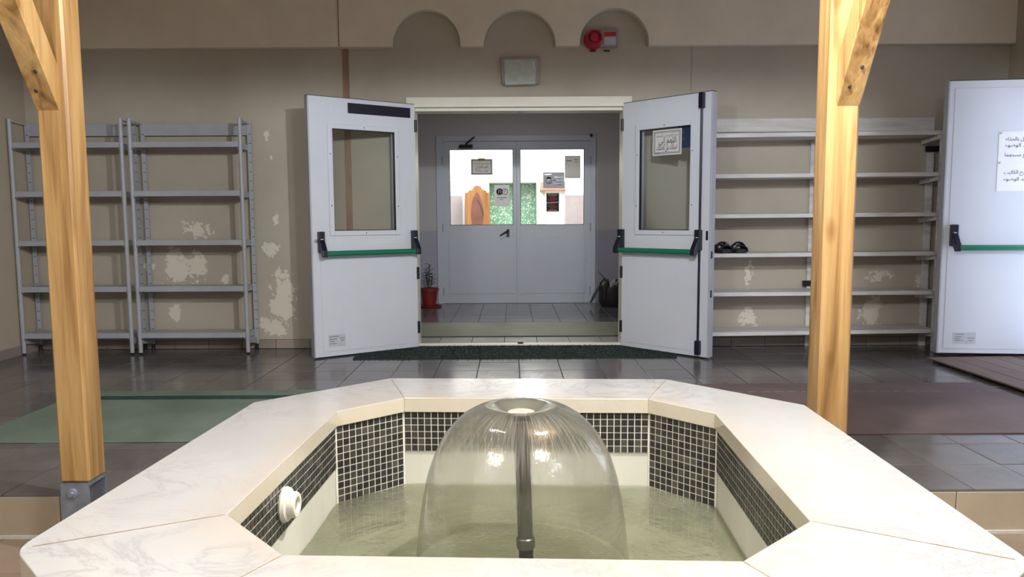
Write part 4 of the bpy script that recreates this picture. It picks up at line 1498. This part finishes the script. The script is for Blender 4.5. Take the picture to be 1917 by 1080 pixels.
# falling water dome
dome = thing('water_bell', (FC[0] + .004, FC[1] - .005, 0), 'clear bell of falling water around the fountain spout', 'water', FYAW)
prof = [(.039, .552), (.055, .561), (.078, .569), (.105, .568), (.135, .558), (.168, .538), (.198, .509), (.224, .474), (.246, .432), (.264, .382), (.278, .322), (.289, .255), (.297, .18), (.302, .104)]
SEG = 120
g = MB()
fine = []
for i in range(len(prof) - 1):
    for k in range(4):
        t_ = k / 4
        p0, p1, p2, p3 = prof[max(i - 1, 0)], prof[i], prof[i + 1], prof[min(i + 2, len(prof) - 1)]
        cr = lambda a, b, c, d: .5 * ((2 * b) + (-a + c) * t_ + (2 * a - 5 * b + 4 * c - d) * t_ ** 2 + (-a + 3 * b - 3 * c + d) * t_ ** 3)
        fine.append((cr(p0[0], p1[0], p2[0], p3[0]), cr(p0[1], p1[1], p2[1], p3[1])))
fine.append(prof[-1])
for (r, z) in fine:
    for j in range(SEG):
        a = 2 * math.pi * j / SEG
        f_ = 1 + .020 * mnoise.noise(Vector((math.cos(a) * 3.2, math.sin(a) * 3.2, z * 3))) * min(1, (.57 - z) * 6 + .1) + .006 * mnoise.noise(Vector((math.cos(a) * 11, math.sin(a) * 11, z * 9)))
        g.v.append((r * f_ * math.cos(a), r * f_ * math.sin(a), z))
for i in range(len(fine) - 1):
    for j in range(SEG):
        g.f.append((i * SEG + j, i * SEG + (j + 1) % SEG, (i + 1) * SEG + (j + 1) % SEG, (i + 1) * SEG + j))
g.build('water_sheet', M['sheet'], dome, smooth=True)

# ================================================================== TIMBER PAVILION over the fountain
pv = thing('timber_pavilion', (-.23, 1.25, -.18), 'honey pine pavilion posts and braces around the fountain', 'pavilion')
PX, PY = -.23, 1.25
LX0, LX1 = -1.722, -1.607
QX0, QX1 = 1.150, 1.266
PYF, PYB = 2.740, 2.855
BEAM0, BEAM1 = 2.285, 2.40
for (x0, x1, y0, y1, back) in ((LX0, LX1, PYF, PYB, True), (QX0, QX1, PYF, PYB, True), (LX0, LX1, -.42, -.305, False), (QX0, QX1, -.42, -.305, False)):
    o = MB().box(x0, x1, y0, y1, .10, BEAM0).build('post', M['wood'], pv, bevel=.009, segs=1)
    o.location = (-PX, -PY, ZO)
    s_ = MB().box(x0 + .004, x1 - .004, y0 - .004, y0 + .002, -.18, .10).box(x0 + .004, x1 - .004, y1 - .002, y1 + .004, -.18, .10).box(x0 - .02, x1 + .02, y0 - .02, y1 + .02, -.18, -.172).box(x0 + .004, x1 - .004, y0, y1, .088, .1).build('steel_shoe', M['galv'], o)
    MB().lathe([(0, y0 - .018), (.010, y0 - .018), (.012, y0 - .012), (.02, y0 - .010), (.021, y0 - .004)], ((x0 + x1) / 2 - .01, 0, .06), 10, 'y').build('bolt', M['galv'], s_)
    if back:
        bx0, bx1 = (x0, x0 + .089) if x0 < 0 else (x1 - .089, x1)
        th = math.radians(58)
        dy, dz = -math.cos(th), math.sin(th)
        z0 = 1.484
        yb_ = y0 + .004
        top = BEAM0 + .02
        run = (top - z0) / math.tan(th)
        w_ = .105
        # parallelogram in the yz plane with a short plumb cut at the foot
        br = MB().prism([(yb_ , z0), (yb_ - run, top), (yb_ - run + w_, top), (yb_, top - (run - w_) * math.tan(th))], bx0, bx1, 'x').build('brace', M['wood'], pv, bevel=.005, segs=1)
        br.location = (-PX, -PY, ZO)
        for (zz, dx) in ((z0 + .07, .03), (z0 + .13, .055)):
            yy = yb_ - (zz - z0) / math.tan(th)
            q = MB().lathe([(0, -.004), (.006, -.003), (.007, .002)], (bx0 + dx, yy, zz), 8, 'y').build('screw', M['slot'], br)
def beam(name, b, mat):
    o = b.build(name, mat, pv, bevel=.006, segs=1)
    o.location = (-PX, -PY, ZO)
    return o
for (x0, x1) in ((LX0, LX1), (QX0, QX1)):
    beam('side_beam', MB().box(x0, x1, -.6, 3.02, BEAM0, BEAM1 + .12), M['wood_y'])
for y in (PYF + .03, -.39):
    beam('cross_beam', MB().box(LX1, QX0, y, y + .06, 2.266, BEAM1 + .12), M['boards'])
for k in range(26):
    y = -.62 + k * .142
    o = beam('roof_board', MB().box(LX0 - .25, QX1 + .25, y, y + .138, BEAM1 + .12, BEAM1 + .14), M['boards'])

# lamps under the pavilion roof
for i, (x, y, watts, rad) in enumerate(LAMPS):
    lab = ('rear right', 'rear left', 'front right', 'front left')[i]
    lp = thing('bulb_lamp', (x, y, LAMP_Z), f'bare bulb lamp under the pavilion roof, {lab}', 'lamp', group='lamps under the pavilion roof')
    top = BEAM1 + .12 - LAMP_Z
    MB().lathe([(0, top), (.05, top), (.05, top - .02), (.026, top - .03), (.022, rad + .012), (0, rad + .01)], (0, 0, 0), 24).build('lamp_holder', M['white_plastic'], lp, smooth=True)
    l = bpy.data.lights.new('lamp_bulb', 'POINT')
    l.energy = watts
    l.color = (.95, .985, 1)
    l.shadow_soft_size = rad
    o = bpy.data.objects.new('lamp_bulb', l)
    COL.objects.link(o)
    o.parent = lp

# fill panels added on the hall ceiling, out of view behind the camera
for (x, y) in ((-3.1, -.7), (3.1, -.7)):
    lp = thing('hall_fill_light', (x, y, ZC), 'added ceiling fill light of the hall, ' + ('left' if x < 0 else 'right') + ' of the pavilion', 'light fixture', group='added hall fill lights')
    MB().box(-.15, .15, -.62, .62, -.02, 0).build('fill_panel_frame', M['white'], lp)
    area_light('fill_panel', (0, 0, -.026), .24, HALL_FILL_W[0 if x < 0 else 1], (.93, .96, 1.0), shape='RECTANGLE', size_y=1.18, parent=lp)
